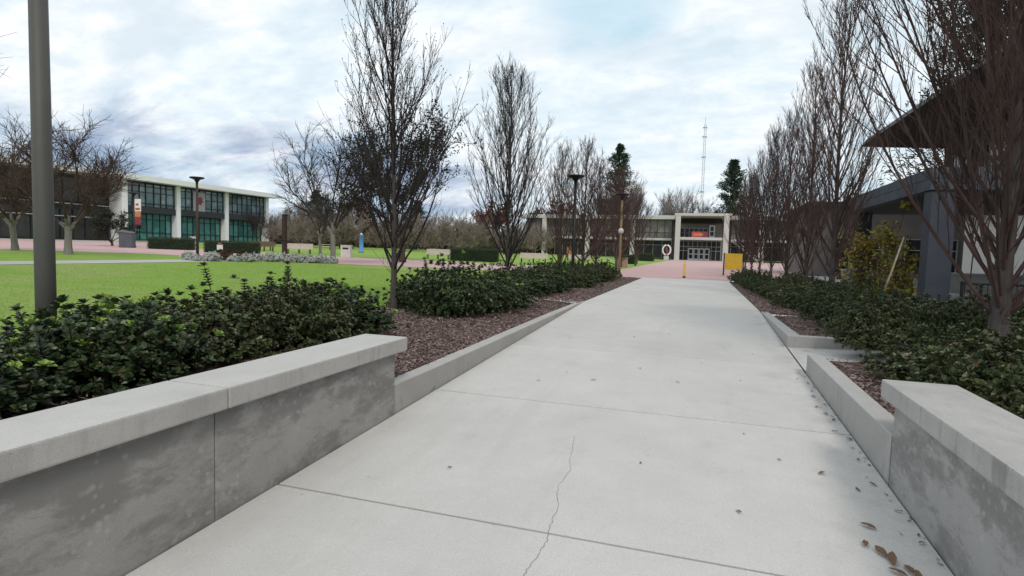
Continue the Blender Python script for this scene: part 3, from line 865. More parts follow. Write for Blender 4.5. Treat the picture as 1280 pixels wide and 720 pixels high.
# ------------------------------------------------------------------ building at the end of the path
ce = thing('concrete_building', 'two-storey concrete building with portal entrance and dark bays at the path end', 'building', (-1, 129, 0))
co = (-1, 129, 0)
WY, PY_ = 137.0, 129.0
b = MB(); b.bbox(-42, 34, WY - 1.2, WY + 22, 9.1, 9.95, .04); b.build('roof', 'building_concrete', ce, co)
b = MB(); b.bbox(-5.5, 6.0, PY_, WY - 1.21, 9.5, 10.05, .04); b.build('portal_roof', 'building_concrete', ce, co)
b = MB(); b.box(-41, 33, WY + 1.2, WY + 20, -1, 9.1); b.build('core_wall', 'inner_wall', ce, co)
b = MB(); b.bbox(-41, -6.3, WY - 1.0, WY + 1.1, 4.35, 4.85, .03); b.bbox(6.35, 33, WY - 1.0, WY + 1.1, 4.35, 4.85, .03); b.build('floor_slab', 'building_concrete', ce, co)
b = MB(); b.bbox(-4.25, 4.3, PY_ + .25, WY + 1.1, 4.45, 5.0, .03); b.build('balcony_slab', 'building_concrete', ce, co)
for x in (-4.75, 5.0):
    b = MB(); b.bbox(x - .52, x + .52, PY_ + .02, PY_ + 1.2, 0, 9.498, .04); b.build('column', 'building_concrete', ce, co)
for x in (-36, -25.5, -15.0, 12.5, 20, 28):
    b = MB(); b.bbox(x - .5, x + .5, WY - 1.15, WY - .1, -.5, 9.098, .03); b.build('column', 'building_concrete', ce, co)


def bay_x(parent, org, y, x0, x1, z0, z1, ncol, rows, glass, frame, fw=.08):
    f = MB(); p = MB()
    xx = [x0 + (x1 - x0) * k / ncol for k in range(ncol + 1)]; ze = [z0] + [z0 + (z1 - z0) * u for u in rows] + [z1]
    for x in xx: f.box(x - fw / 2, x + fw / 2, y - .09, y + .05, z0, z1)
    for z in ze: f.box(x0, x1, y - .07, y + .04, z - fw / 2, z + fw / 2)
    for a, c in zip(xx[:-1], xx[1:]):
        for d, e in zip(ze[:-1], ze[1:]): p.add([(a, y, d), (c, y, d), (c, y, e), (a, y, e)], [(0, 1, 2, 3)])
    fo = f.build('window', frame, parent, org); p.build('pane', glass, fo, org); return fo


wb = [(-40.5, -36.5), (-35.5, -26), (-25, -15.5), (-14.5, -6.3), (6.4, 12), (13, 19.5), (20.5, 27.5)]
for x0, x1 in wb:
    bay_x(ce, co, WY + .3, x0, x1, 4.9, 9.05, max(2, int((x1 - x0) / 1.5)), [.3], 'glass_grey', 'frame_dark')
    bay_x(ce, co, WY + .5, x0, x1, .3, 4.3, max(2, int((x1 - x0) / 1.7)), [.75], 'glass_dark', 'frame_alu', .06)
# portal: upper recess with pale back wall, railing, door, banner; lower glazing with four doors
b = MB(); b.box(-4.6, 4.3, WY - .2, WY + .1, 5.02, 9.28); b.build('recess_wall', 'inner_wall', ce, co)
b = MB(); b.box(-4.6, 4.3, WY - 1.6, WY - .25, 8.3, 9.28); b.build('ceiling_shade', 'dark_inside', ce, co)  # near-black block: the shadow under the recess ceiling put in as colour
bay_x(ce, co, WY - .3, -4.5, 1.4, 5.02, 7.2, 6, [.55], 'glass_dark', 'frame_alu', .07)
b = MB(); b.box(1.7, 2.9, WY - .42, WY - .22, 5.02, 7.9); d = b.build('upper_door', 'white_paint', ce, co)
b = MB(); b.box(1.95, 2.65, WY - .45, WY - .425, 5.6, 6.5); b.box(1.95, 2.65, WY - .45, WY - .425, 6.65, 7.6); b.build('pane', 'glass_dark', d, co)
b = MB(); b.box(-4.3, 4.2, PY_ + .5, PY_ + .56, 5.95, 6.03)
for k in range(30): b.box(-4.3 + 8.5 * k / 29 - .02, -4.3 + 8.5 * k / 29 + .02, PY_ + .51, PY_ + .55, 5.0, 5.95)
b.build('railing', 'black_metal', ce, co)
b = MB(); b.box(-1.9, .05, PY_ + .40, PY_ + .44, 4.95, 6.2, 0); b.box(.05, 1.35, PY_ + .40, PY_ + .44, 4.95, 6.2, 1)
b.box(-1.6, .35, PY_ + .385, PY_ + .399, 5.3, 5.85, 2)
b.build('banner', ['red_cloth', 'maroon_cloth', 'orange_cloth', 'white_cloth'], ce, co)
bay_x(ce, co, WY - .6, -4.6, 4.3, .05, 4.3, 9, [.5, .72], 'glass_dark', 'frame_alu', .09)
for k in range(4):
    x = -2.55 + k * 1.15
    b = MB(); b.box(x, x + 1.08, WY - .80, WY - .70, .06, 2.75); d = b.build('door', 'white_paint', ce, co)
    b = MB(); b.box(x + .18, x + .90, WY - .83, WY - .805, .45, 1.35); b.box(x + .18, x + .90, WY - .83, WY - .805, 1.55, 2.5); b.build('pane', 'glass_dark', d, co)
b = MB()                                            # stair flight rising behind the right column
for k in range(16): b.box(6.2 + k * .34, 6.2 + k * .34 + .36, WY - 4.2, WY - 2.4, 4.3 - k * .27, 4.5 - k * .27)
b.bar((6.2, WY - 4.25, 5.3), (11.6, WY - 4.25, 1.0), .06); b.bar((6.2, WY - 4.25, 4.8), (11.6, WY - 4.25, .5), .05)
b.build('stair', 'building_concrete', ce, co)
b = MB(); b.box(-6.2, 6.2, PY_ - .5, WY - .7, -.1, .05); b.build('entrance_step', 'building_concrete', ce, co)

# ------------------------------------------------------------------ right building: wide dark eave, slate canopy below
rb = thing('eaved_building', 'dark building with broad overhanging roof behind the right tree row', 'building', (14, 30, 0))
ro = (14, 30, 0)
b = MB()
ex0, ey1 = 10.3, 46.5
b.add([(ex0, -25, 9.2), (ex0, ey1, 9.2), (34, ey1, 9.2), (34, -25, 9.2), (ex0 + .25, -25, 9.62), (ex0 + .25, ey1 - .25, 9.62), (34, ey1 - .25, 9.62), (34, -25, 9.62),
       (20, -25, 12.2), (20, 38, 12.2), (34, 38, 12.2), (34, -25, 12.2)],
      [(0, 1, 5, 4), (1, 2, 6, 5), (4, 5, 9, 8), (5, 6, 10, 9), (8, 9, 10, 11)], 0)
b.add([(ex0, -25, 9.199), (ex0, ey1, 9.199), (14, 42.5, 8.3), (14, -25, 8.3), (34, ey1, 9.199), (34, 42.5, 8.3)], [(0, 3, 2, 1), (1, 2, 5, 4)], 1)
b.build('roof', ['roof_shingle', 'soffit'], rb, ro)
b = MB(); b.box(14, 33, -25, 42.5, 4.2, 8.31); b.build('upper_wall', 'dark_wall', rb, ro)
for k in range(9):
    y = 38.5 - k * 4.4
    f = MB(); f.box(13.9, 14.02, y, y + .12, 4.9, 7.6); f.box(13.9, 14.02, y + 2.5, y + 2.62, 4.9, 7.6); f.box(13.9, 14.02, y + .12, y + 2.5, 7.48, 7.6); f.box(13.9, 14.02, y + .12, y + 2.5, 4.9, 5.02)
    fo = f.build('window', 'frame_dark', rb, ro)
    p = MB(); p.add([(13.96, y + .12, 5.02), (13.96, y + 2.5, 5.02), (13.96, y + 2.5, 7.48), (13.96, y + .12, 7.48)], [(0, 3, 2, 1)]); p.build('pane', 'glass_dark', fo, ro)
b = MB(); b.box(15, 33, -25, 41.5, -.1, 4.21); b.build('lower_wall', 'cream_stone', rb, ro)
for k in range(4):
    y = 12 - k * 6.6
    f = MB(); f.box(14.9, 15.02, y, y + 3.2, .4, 3.4); fo = f.build('window', 'frame_dark', rb, ro)
    p = MB(); p.add([(14.88, y + .15, .6), (14.88, y + 3.05, .6), (14.88, y + 3.05, 3.2), (14.88, y + .15, 3.2)], [(0, 3, 2, 1)]); p.build('pane', 'glass_dark', fo, ro)
cn = thing('canopy', 'slate-grey flat canopy on square pillars beside the right bed', 'canopy', (5.8, 18.4, 0))
cno = (5.8, 18.4, 0)
b = MB()
for k in range(8):                                   # near face in block courses
    for j in range(2):
        x0 = 5.8 + k * 1.1 + (.0 if j else -.0); z0 = 3.30 + j * .30
        b.bbox(x0 + .004, x0 + 1.096, 18.4, 18.75, z0 + .004, z0 + .296, .01, 0)
for k in range(9):
    for j in range(2):
        y0 = 18.76 + k * 1.1; z0 = 3.30 + j * .30; b.bbox(5.8, 6.12, y0 + .004, y0 + 1.096, z0 + .004, z0 + .296, .01, 0)
b.build('fascia', 'beam_block', cn, cno)
b = MB(); b.box(5.9, 13.95, 18.5, 28.6, 3.75, 3.89); b.box(6.1, 13.95, 18.7, 28.6, 3.32, 3.38); b.build('canopy_deck', 'roof_shingle', cn, cno)
for x, y, m in ((5.86, 18.45, 'slate_paint'), (6.15, 27.6, 'slate_paint'), (13.2, 18.45, 'slate_paint')):
    b = MB(); b.bbox(x, x + .58, y, y + .58, -.05, 3.298, .02); b.build('pillar', m, cn, cno)

# ------------------------------------------------------------------ lattice mast
ms = thing('radio_mast', 'tall thin lattice radio mast rising behind the far building', 'mast', (-.3, 170, 0))
b = MB()
for k in range(3):
    a = k * 2 * PI / 3; b.tube([(.34 * math.cos(a), .34 * math.sin(a), 0), (.34 * math.cos(a), .34 * math.sin(a), 37)], [.055, .055], 4)
b.build('leg', 'frame_alu', ms)
b = MB()
for q in range(37):
    for k in range(3):
        a, c = k * 2 * PI / 3, (k + 1) * 2 * PI / 3
        b.bar((.34 * math.cos(a), .34 * math.sin(a), q), (.34 * math.cos(c), .34 * math.sin(c), q + 1), .03, 0, 3)
b.build('lattice', 'frame_alu', ms)
b = MB()
b.bar((0, 0, 36.9), (0, 0, 39), .05); b.build('rod', 'frame_alu', ms)
for z in (18.5, 28, 33.5, 36): b = MB(); b.box(-.62, .62, -.12, .12, z, z + .32); b.build('antenna', 'frame_alu', ms)

# ------------------------------------------------------------------ lamps and posts
def lamp(label, loc, head=True, r=.08, h=4.9, m='grey_metal', banner=False, hm='black_metal'):
    t = thing('lamp_post', label, 'street lamp', loc)
    b = MB(); b.lathe([(r * 1.02, -.1), (r, 1.), (r * .85, h - .35)], 14); b.build('pole', m, t)
    b = MB(); b.lathe([(r * 1.9, -.1), (r * 1.9, .12), (r * 1.25, .2)], 14); b.build('base', m, t)
    b = MB(); b.lathe([(r * .8, h - .36), (r * .95, h - .28), (.17, h - .13), (.40, h - .05), (.43, h), (.40, h + .03), (.05, h + .06)], 20); b.build('lamp_head', hm, t)
    if banner:
        b = MB(); b.box(.12, .85, -.015, .015, 2.9, 4.35, 0); b.box(.12, .85, -.016, .016, 2.05, 2.9, 1)
        b.box(.2, .75, -.022, -.0165, 3.35, 3.55, 3); b.box(.25, .6, -.022, -.0165, 3.75, 3.95, 3)
        b.box(.12, .85, -.0165, .0165, 2.75, 3.25, 2)
        b.build('banner', ['white_cloth', 'maroon_cloth', 'orange_cloth', 'rust_paint'], t)
        for z in (4.37, 2.03): b = MB(); b.bar((0, 0, z), (.88, 0, z), .02); b.build('banner_arm', 'black_metal', t)
    return t


lamp('thick dark grey lamp post standing among the shrubs behind the left wall', (-6.28, 4.12, .0), r=.088, h=5.6)
lamp('dark dish-topped lamp post on the lawn edge in front of the glass building', (-29.62, 28.26, g(-29.6)), m='brown_metal', r=.085)
lamp('dark dish-topped lamp post with a white, orange and maroon banner', (-48.94, 39.73, g(-48.9)), m='black_metal', banner=True)
lamp('dark dish-topped lamp post in the left tree row nearer the path end', (-5.7, 27.0, 0), m='black_metal')
tl = lamp('tan-poled dish lamp post at the far end of the left bed', (-4.65, 35.8, .01), m='tan_metal', r=.075)
b = MB(); b.lathe([(.02, 2.5), (.13, 2.55), (.17, 2.68), (.13, 2.81), (.02, 2.86)], 14); b.build('globe', 'lens_white', tl)
t = thing('square_post', 'thick dark brown post standing behind the silver plants', 'post', (-27.5, 33.6, g(-27.5)))
b = MB(); b.bbox(-.13, .13, -.13, .13, 0, 2.95, .02); b.build('shaft', 'brown_metal', t)
b = MB(); b.bbox(-.15, .15, -.15, .15, 2.955, 3.05, .02); b.bbox(-.145, .145, -.145, .145, 1.2, 1.28, .01); b.build('collar', 'black_metal', t)

t = thing('bollard', 'slim yellow bollard standing at the edge of the brick plaza', 'bollard', (-.82, 35.28, .006))
b = MB(); b.lathe([(.075, .10), (.07, .12), (.062, .5), (.062, .96), (.05, 1.01), (.01, 1.03)], 16); b.build('post', 'bollard_yellow', t)
b = MB(); b.lathe([(.085, 0), (.085, .1), (.075, .115)], 16); b.build('base', 'joint_dark', t)
b = MB(); b.lathe([(.0635, .80), (.0635, .88)], 16); b.build('reflective_band', 'lens_white', t)

t = thing('display_board', 'yellow board in a dark frame at the end of the right hedge', 'board', (2.2, 42.2, 0), R(-8))
b = MB(); b.bbox(-.55, .55, -.03, .03, .42, 1.52, .015); b.build('panel', 'yellow_paint', t)
for x in (-.66, .57): b = MB(); b.box(x, x + .08, -.06, .06, 0, 1.55); b.build('upright', 'black_metal', t)

# ring sculpture in front of the far building
t = thing('ring_sculpture', 'white ring-shaped sculpture on a small base near the far entrance', 'sculpture', (-6.6, 124, .01))
b = MB(); n = 28
ring = [Vector((math.cos(2 * PI * k / n) * .78, 0, 2.1 + math.sin(2 * PI * k / n) * 1.0)) for k in range(n + 1)]
b.tube(ring, [.17] * (n + 1), 8); b.build('ring', 'white_paint', t)
b = MB(); b.bbox(-.5, .5, -.4, .4, 0, .9, .04); b.build('base', 'building_concrete', t)
b = MB(); b.tube([(0, 0, 1.2), (.1, 0, 1.9), (-.1, 0, 2.3), (.05, 0, 2.7)], [.1, .3, .28, .1], 8); b.build('inner_figure', 'maroon_cloth', t)

# ------------------------------------------------------------------ street furniture on the left
def bench(label, loc, rz, w=2.3, slat='bench_slat', group='benches along the brick walk'):
    t = thing('bench', label, 'bench', loc, rz, group)
    b = MB()
    for k in range(4): b.bbox(-w / 2, w / 2, -.25 + k * .125, -.14 + k * .125, .42, .46, .006)
    b.build('seat', slat, t)
    b = MB()
    for k in range(4): b.bbox(-w / 2, w / 2, .255 + k * .03, .295 + k * .03, .50 + k * .115, .60 + k * .115, .006)
    b.build('backrest', slat, t)
    for x in (-w / 2 + .2, 0, w / 2 - .2):
        b = MB(); b.box(x - .03, x + .03, -.24, -.18, 0, .415); b.box(x - .03, x + .03, .2, .26, 0, .415); b.box(x - .03, x + .03, -.18, .2, .36, .415)
        b.bar((x, .30, .41), (x, .40, .95), .025); b.build('leg', 'black_metal', t)
    return t


bench('pale bench beside the dark brown post on the lawn strip', (-34.6, 44.2, g(-34.6)), R(25), 2.3)
bench('brown slatted bench beside the end of the glass building', (-44, 50, g(-44)), R(30), 2.4, 'wood_slat')
bench('second brown slatted bench nearest the long clipped hedge by the glass building', (-41.4, 47.6, g(-41.4)), R(30), 2.0, 'wood_slat')
bench('pale bench at the near end of the long clipped hedge', (-23.6, 50.2, g(-23.6)), R(12), 2.4)
bench('pale bench nearest the far building, seen past the second tree', (-15.2, 53.7, g(-15.2)), R(8), 2.7)
bench('pale bench half hidden by the third upright tree', (-11.5, 57.5, g(-11.5)), R(8), 2.2)


def bin_(label, loc, rz, w, h, m, lid=True):
    t = thing('litter_bin', label, 'bin', loc, rz)
    b = MB(); b.bbox(-w / 2, w / 2, -w / 2, w / 2, 0, h, .03); b.build('body', m, t)
    b = MB(); b.bbox(-w / 2 - .02, w / 2 + .02, -w / 2 - .02, w / 2 + .02, h + .002, h + .08, .02); b.build('lid', m, t)
    b = MB(); b.box(-w * .3, w * .3, -w / 2 - .004, -w / 2 + .01, h * .72, h * .88); b.build('opening', 'dark_inside', t)
    return t


bin_('square pale concrete bin on the brick walk left of the first upright tree', (-27.8, 41.5, g(-27.8)), R(20), .78, .95, 'cream_stone')
bin_('pale bin standing between the first clipped hedge and the building', (-43.5, 41.2, g(-43.5)), R(25), .5, 1.1, 'cream_stone')
t = thing('utility_cabinet', 'large dark grey cabinet with sloping top left of the clipped hedge', 'cabinet', (-47.0, 37.5, g(-47)), R(35))
b = MB(); b.add([(-.5, -.45, 0), (.5, -.45, 0), (.5, .45, 0), (-.5, .45, 0), (-.5, -.45, 1.32), (.5, -.45, 1.18), (.5, .45, 1.3), (-.5, .45, 1.5)],
               [(0, 3, 2, 1), (4, 5, 6, 7), (0, 1, 5, 4), (1, 2, 6, 5), (2, 3, 7, 6), (3, 0, 4, 7)]); b.build('body', 'box_grey', t)
b = MB(); b.add([(-.54, -.49, 1.325), (.54, -.49, 1.185), (.54, .49, 1.305), (-.54, .49, 1.505), (-.54, -.49, 1.38), (.54, -.49, 1.24), (.54, .49, 1.36), (-.54, .49, 1.56)],
               [(0, 3, 2, 1), (4, 5, 6, 7), (0, 1, 5, 4), (1, 2, 6, 5), (2, 3, 7, 6), (3, 0, 4, 7)]); b.build('lid', 'grey_metal', t)
t = thing('notice_stand', 'small white notice on a post with red top by the flower bed', 'sign', (-29.2, 29.6, g(-29.2)), R(40))
b = MB(); b.bbox(-.17, .17, -.03, .03, .5, .82, .01); b.build('panel', 'white_paint', t)
b = MB(); b.bbox(-.10, .10, -.05, .05, .822, .95, .02); b.build('top', 'red_cloth', t)
b = MB(); b.box(-.04, .04, -.04, .04, -.05, .498); b.build('post', 'black_metal', t)
t = thing('emergency_pillar', 'blue emergency call pillar on the far lawn', 'call pillar', (-38.5, 60.5, g(-38.5)))
b = MB(); b.lathe([(.32, 0), (.32, .15), (.24, .2), (.24, 2.0), (.26, 2.02), (.26, 2.1)], 14); b.build('column', 'blue_paint', t)
b = MB(); b.lathe([(.14, 2.1), (.16, 2.2), (.1, 2.32), (.02, 2.36)], 12); b.build('beacon', 'lens_white', t)
t = thing('stone_planter', 'square pinkish stone planter at the left edge of the brick plaza', 'planter', (-6.95, 55.5, .02), R(5))
b = MB(); b.bbox(-.48, .48, -.48, .48, 0, .8, .03); b.build('box', 'pink_stone', t)
b = MB(); b.bbox(-.52, .52, -.52, .52, .802, .88, .02); b.build('rim', 'pink_stone', t)
t = thing('orange_board', 'rust-orange upright board behind the left shrubs near the far building', 'board', (-16.8, 78, g(-16.8)), R(10))
b = MB(); b.bbox(-.55, .55, -.04, .04, .5, 1.75, .02); b.build('panel', 'rust_paint', t)
b = MB(); b.box(-.5, -.42, -.03, .03, -.05, .5); b.box(.42, .5, -.03, .03, -.05, .5); b.build('post', 'black_metal', t)

make_hedge('clipped box hedge in front of the first glass bay, beside the dark cabinet', (-43.6, 38.9, g(-43.6)), 3.6, 1.1, 1.0, R(28), 1)
make_hedge('long clipped box hedge in front of the last glass bay', (-36.2, 38.0, g(-36.2)), 4.1, 1.1, .95, R(30), 2)
make_hedge('clipped box hedge on the lawn between two pale benches', (-19.6, 49.5, g(-19.6)), 4.4, 1.3, 1.15, R(14), 3)
make_hedge('near clipped hedge block along the left side of the brick plaza', (-8.1, 71, .03), 1.7, 3.0, 1.05, 0, 4)
make_hedge('far clipped hedge block near the ring sculpture', (-8.6, 100, .04), 2.4, 4, 1.25, 0, 5)

# silver and russet plants at the end of the concrete walk
sv = make_shrub('silver_plant', 'silver-leaved mound', 'plant', 71, .46, .5, 120, 'silver_leaf', 0, .09, 0, 'silver plants by the brick walk', 7)
spots = [(-27.0, 25.2, .9), (-26.2, 25.9, .8), (-25.4, 25.2, 1.0), (-24.7, 26.0, .7), (-24.3, 26.6, .9), (-25.9, 24.6, .7),
         (-25.0, 28.0, .9), (-24.4, 28.5, 1.0), (-23.7, 28.7, 1.0), (-23.0, 29.1, 1.05), (-22.4, 29.4, 1.0), (-21.8, 29.9, 1.0), (-21.3, 30.3, .8)]
for k, (x, y, s) in enumerate(spots):
    lab = ('%s silver-leaved mound from the left in the bed with russet plants' % ORD[k]) if k < 6 else ('%s silver-leaved mound from the left in the strip before the brown post' % ORD[k - 6])
    (place if k == 0 else dup)(sv, (x, y, g(x)), k * 1.3, (s * .95, s * .95, s * 1.05), lab)
rs = make_shrub('russet_plant', 'russet mounded plant', 'plant', 72, .5, .6, 110, 'russet_leaf', 0, .09, 2, 'russet plants by the brick walk', 6)
for k, (x, y, s) in enumerate([(-26.0, 26.6, .9), (-25.1, 27.1, .85)]):
    (place if k == 0 else dup)(rs, (x, y, g(x)), k, s * 1.1, ('russet mounded plant among silver mounds, beneath the small notice', 'russet mounded plant at the right end of the silver bed')[k])

# ------------------------------------------------------------------ shrubs along the path
ev = [make_shrub('evergreen_shrub', 'dark evergreen shrub', 'shrub', 20 + k, .85, .92, 470, 'shrub_leaf' if k % 2 == 0 else 'shrub_leaf_warm', (.16, .012, .05, .008)[k], (.074, .064, .062, .068)[k], (26, 20, 14, 22)[k]) for k in range(4)]
used = set()


def shrub(k, loc, rz, s, label, group):
    o = ev[k]
    if k in used: return dup(o, loc, rz, s, label, group)
    used.add(k); place(o, loc, rz, s, label); o['group'] = group; return o


rg = random.Random(77)
left = []
y = .3
for y in (.2, 1.5, 2.8, 4.1, 5.4, 6.6, 7.7): left.append((-5.35, y, 0 if y < 5 else rg.choice((0, 1)), 1.0))
for y in (11.0, 12.2, 13.4): left.append((-4.75, y, rg.choice((2, 1, 3)), 1.02))
for y in (17.2, 18.6, 20.0): left.append((-5.0, y, rg.choice((1, 2, 3)), .98))
for y in (22.4, 23.9, 25.4, 27.0, 28.6, 30.2): left.append((-4.75, y, rg.choice((1, 2, 3)), .98))
G1 = 'shrubs in the left bed'; G2 = 'shrubs in the right bed'
for k, (x, y, v, s) in enumerate(left):
    j = rg.uniform(-.15, .15)
    shrub(v, (x + j, y, .0), rg.random() * 6, (s * rg.uniform(.95, 1.12), s * rg.uniform(.95, 1.12), (.80 if y < 9 else .96) * s * rg.uniform(.74, 1.22)),
          '%s dark green shrub from the near end, front line of the left bed' % ORD[k], G1)
back = [(-6.35, y, (0 if y < 6 else rg.choice((0, 1, 3))), .95) for y in (.6, 2.0, 3.2, 5.0, 6.3, 7.6, 8.7)] + [(-6.0, y, rg.choice((1, 2, 3)), .95) for y in (11.9, 13.1, 14.3, 17.8, 19.6, 21.3, 23.5, 25.4, 27.4, 29.4)]
for k, (x, y, v, s) in enumerate(back):
    shrub(v, (x, y, .01), rg.random() * 6, (s, s, (.66 if y < 7 else .92) * s * rg.uniform(.7, 1.15)), '%s dark green shrub from the near end, lawn side of the left bed' % ORD[k], G1)
right = [(2.75, y, rg.choice((1, 3)), .85) for y in (3.4, 4.8, 6.2, 7.6)] + [(2.75, y, rg.choice((1, 3)), .82) for y in (10.4,)] + \
        [(3.05, y, rg.choice((1, 3)), .85) for y in (12.2, 13.5, 14.8, 16.2)] + [(2.85 - (y - 17) * .035, y, rg.choice((1, 3)), .82) for y in (17.6, 19.2, 20.8, 22.4, 24.2, 26, 28, 30, 32, 34)]
for k, (x, y, v, s) in enumerate(right):
    shrub(v, (x, y, -.02), rg.random() * 6, (s * rg.uniform(.95, 1.1), s * rg.uniform(.95, 1.1), s * rg.uniform(.66, 1.12) * (.72 if 7 < y < 8 else 1)),
          '%s dark green shrub from the near end, path side of the right bed' % ORD[k], G2)
backr = [(4.3, y, rg.choice((1, 3)), .85) for y in (5.2, 6.6, 7.7, 10.7, 11.3, 12.8, 14.4, 15.9, 17.6, 19.4, 21.4, 23.6, 26, 28.5, 31)]
for k, (x, y, v, s) in enumerate(backr):
    shrub(v, (x, y, -.01), rg.random() * 6, (s, s, s * rg.uniform(.68, 1.12) * (.62 if y < 9 else 1)), '%s dark green shrub from the near end, far side of the right bed' % ORD[k], G2)

# ------------------------------------------------------------------ trees
GL = 'bare upright trees in the left row'; GR = 'bare upright trees in the right row'
t1 = make_upright_tree(101, 7.6, 1.25, 46, .75, .078, .60, .0040, 6, label='first bare upright tree from the wall in the left row', group=GL, buds=.5)
place(t1, (-6.26, 11.1, 0), 1.0)
t2 = make_upright_tree(102, 7.6, 1.4, 54, .6, .085, .58, .0048, 7, label='second bare upright tree in the left row, standing over mulch', group=GL)
place(t2, (-6.26, 18.9, 0), 0)
t3 = make_upright_tree(103, 7.2, 1.35, 44, .5, .08, .60, .0062, 5, twig='brown_twig', label='third bare upright tree in the left row', group=GL, thick=1.2)
place(t3, (-6.26, 26.7, 0), 0, (.72, .72, .86))
t6 = make_upright_tree(106, 7.4, 1.5, 40, .7, .085, .66, .0062, 5, twig='brown_twig', label='fourth bare upright tree in the left row', group=GL, thick=1.15)
for k, (y, s) in enumerate(((33.2, 1.04), (40.5, 1.06), (47, 1.1), (54, .98), (62, 1.))):
    (place if k == 0 else dup)(t6 if k % 2 == 0 else t3, (-6.4 - (k % 2) * .5, y, 0), 1.1 + k * 1.7, (s * 1.15, s * 1.15, s), '%s bare upright tree in the left row' % ORD[3 + k])
t4 = make_upright_tree(104, 8.8, 1.95, 88, .6, .145, .66, .0040, 10, twig='brown_twig', label='nearest bare tree of the right row, thick trunk and wide fan of limbs', group=GR, subs=12, thick=.62)
place(t4, (3.95, 9.6, -.02), .4)
t5 = make_upright_tree(105, 9.6, 1.35, 54, .7, .11, .58, .0050, 6, twig='brown_twig', label='second bare tree of the right row, beside the yellow vine', group=GR)
place(t5, (3.85, 19.8, -.01), 0, .98)
for k, (y, s) in enumerate(((24.6, .90), (30, .94), (36, .94), (42.5, .94), (49, .95), (56, .95), (64, .95))):
    dup(t5 if k == 0 else (t6, t3, t2)[k % 3], (3.9, y, 0), 2. + k * 1.9, s if k == 0 else (s * 1.0, s * 1.0, s * 1.2), '%s bare upright tree in the right row' % ORD[2 + k], GR)

SPT = 'spreading bare trees on the lawn'
s1 = make_spreading_tree(201, 7.2, 3.6, 'spreading bare tree with pale trunk just right of the thick lamp post', l2=9, l3=8, l4=6, twr=.011, fork=1.6, trunk_r=.17, up=.12, limbs=7, inc_=(.5, 1.15), twig='brown_twig', group=SPT)
place(s1, (-33.9, 23.5, g(-33.9)), .5, (1.15, 1.15, 1.0))
dup(s1, (-39.4, 24.2, g(-39.4)), 2.6, 1.05, 'spreading bare tree with pale trunk left of the thick lamp post', SPT)
s2 = make_spreading_tree(202, 7.8, 4.2, 'open bare tree with pale trunk between the brown post and the first upright tree', fork=1.9, trunk_r=.16, twr=.0115, limbs=6, l2=8, l3=7, l4=5, up=.22, inc_=(.45, 1.1), group=SPT)
place(s2, (-21.6, 30.8, g(-21.6)), 2.1)
dup(s2, (-34, 46.5, g(-34)), 4.4, .85, 'thin bare tree behind the brown post, at the end of the glass building', SPT)
dup(s2, (-46, 52, g(-46)), 1.0, .55, 'small bare tree standing against the second glass bay', SPT)
s3 = make_spreading_tree(203, 9.8, 6.6, 'dark spreading oak with sparse leaves behind the first upright tree', trunk='brown_bark', fork=2.2, trunk_r=.22, twr=.014, limbs=6, l2=8, l3=6, l4=5, up=.25, leaves='oak_leaf', leafn=9000, leafL=.16, group=SPT)
place(s3, (-20.6, 37.8, g(-20.6)), .9)
s4 = make_spreading_tree(204, 5, 3., 'dark bushy evergreen below the pale fin of the glass building', trunk='brown_bark', fork=.6, trunk_r=.15, twr=.014, limbs=6, l2=6, l3=5, l4=4, leaves='oak_leaf', leafn=5000, leafL=.16, name='bushy_tree')
place(s4, (-52, 40, g(-52)), 0, (.75, .75, .62))
o = make_spreading_tree(205, 8.5, 4.0, 'bare tree at the left frame edge with only branch tips in view', fork=2.2, trunk_r=.2, twr=.008, limbs=6, l2=6, l3=6, l4=5, up=.35, group=SPT)
place(o, (-23.6, 10.0, g(-23.6)), 0.3)

# wood beyond the lawn: bare brown trees, red-leaved trees, conifers
WG = 'bare brown trees massed beyond the lawn'
wl = 'bare brown tree in the mass beyond the lawn'
w1 = make_spreading_tree(301, 9, 4.6, wl, trunk='brown_bark', twig='wood_twig', fork=1.2, trunk_r=.22, twr=.032, limbs=7, l2=7, l3=6, l4=5, up=.5, group=WG, name='wood_tree')
w2 = make_spreading_tree(302, 8, 4.6, wl, trunk='brown_bark', twig='wood_twig', fork=.8, trunk_r=.2, twr=.030, limbs=8, l2=7, l3=6, l4=5, up=.3, group=WG, name='wood_tree')
rg = random.Random(5); first = {1: True, 2: True}
wsp = []
for k in range(44):
    u = (k + .5) / 44; a = .40 + (.87 - .40) * 0
    # bearings from the path's direction: -42 deg to -15 deg
    be = R(-42 + 27.5 * u + rg.uniform(-.6, .6)); d = rg.uniform(92, 132)
    wsp.append((d * math.sin(be), d * math.cos(be)))
for k, (x, y) in enumerate(wsp):
    if y > 128 and x > -44: y = 126
    q = 1 + k % 2; src = (w1, w2)[q - 1]; s = rg.uniform(.55, .82); z = min(g(x), 2.2)
    if first[q]: place(src, (x, y, z), rg.random() * 6, s); first[q] = False
    else: dup(src, (x, y, z), rg.random() * 6, s, wl, WG)
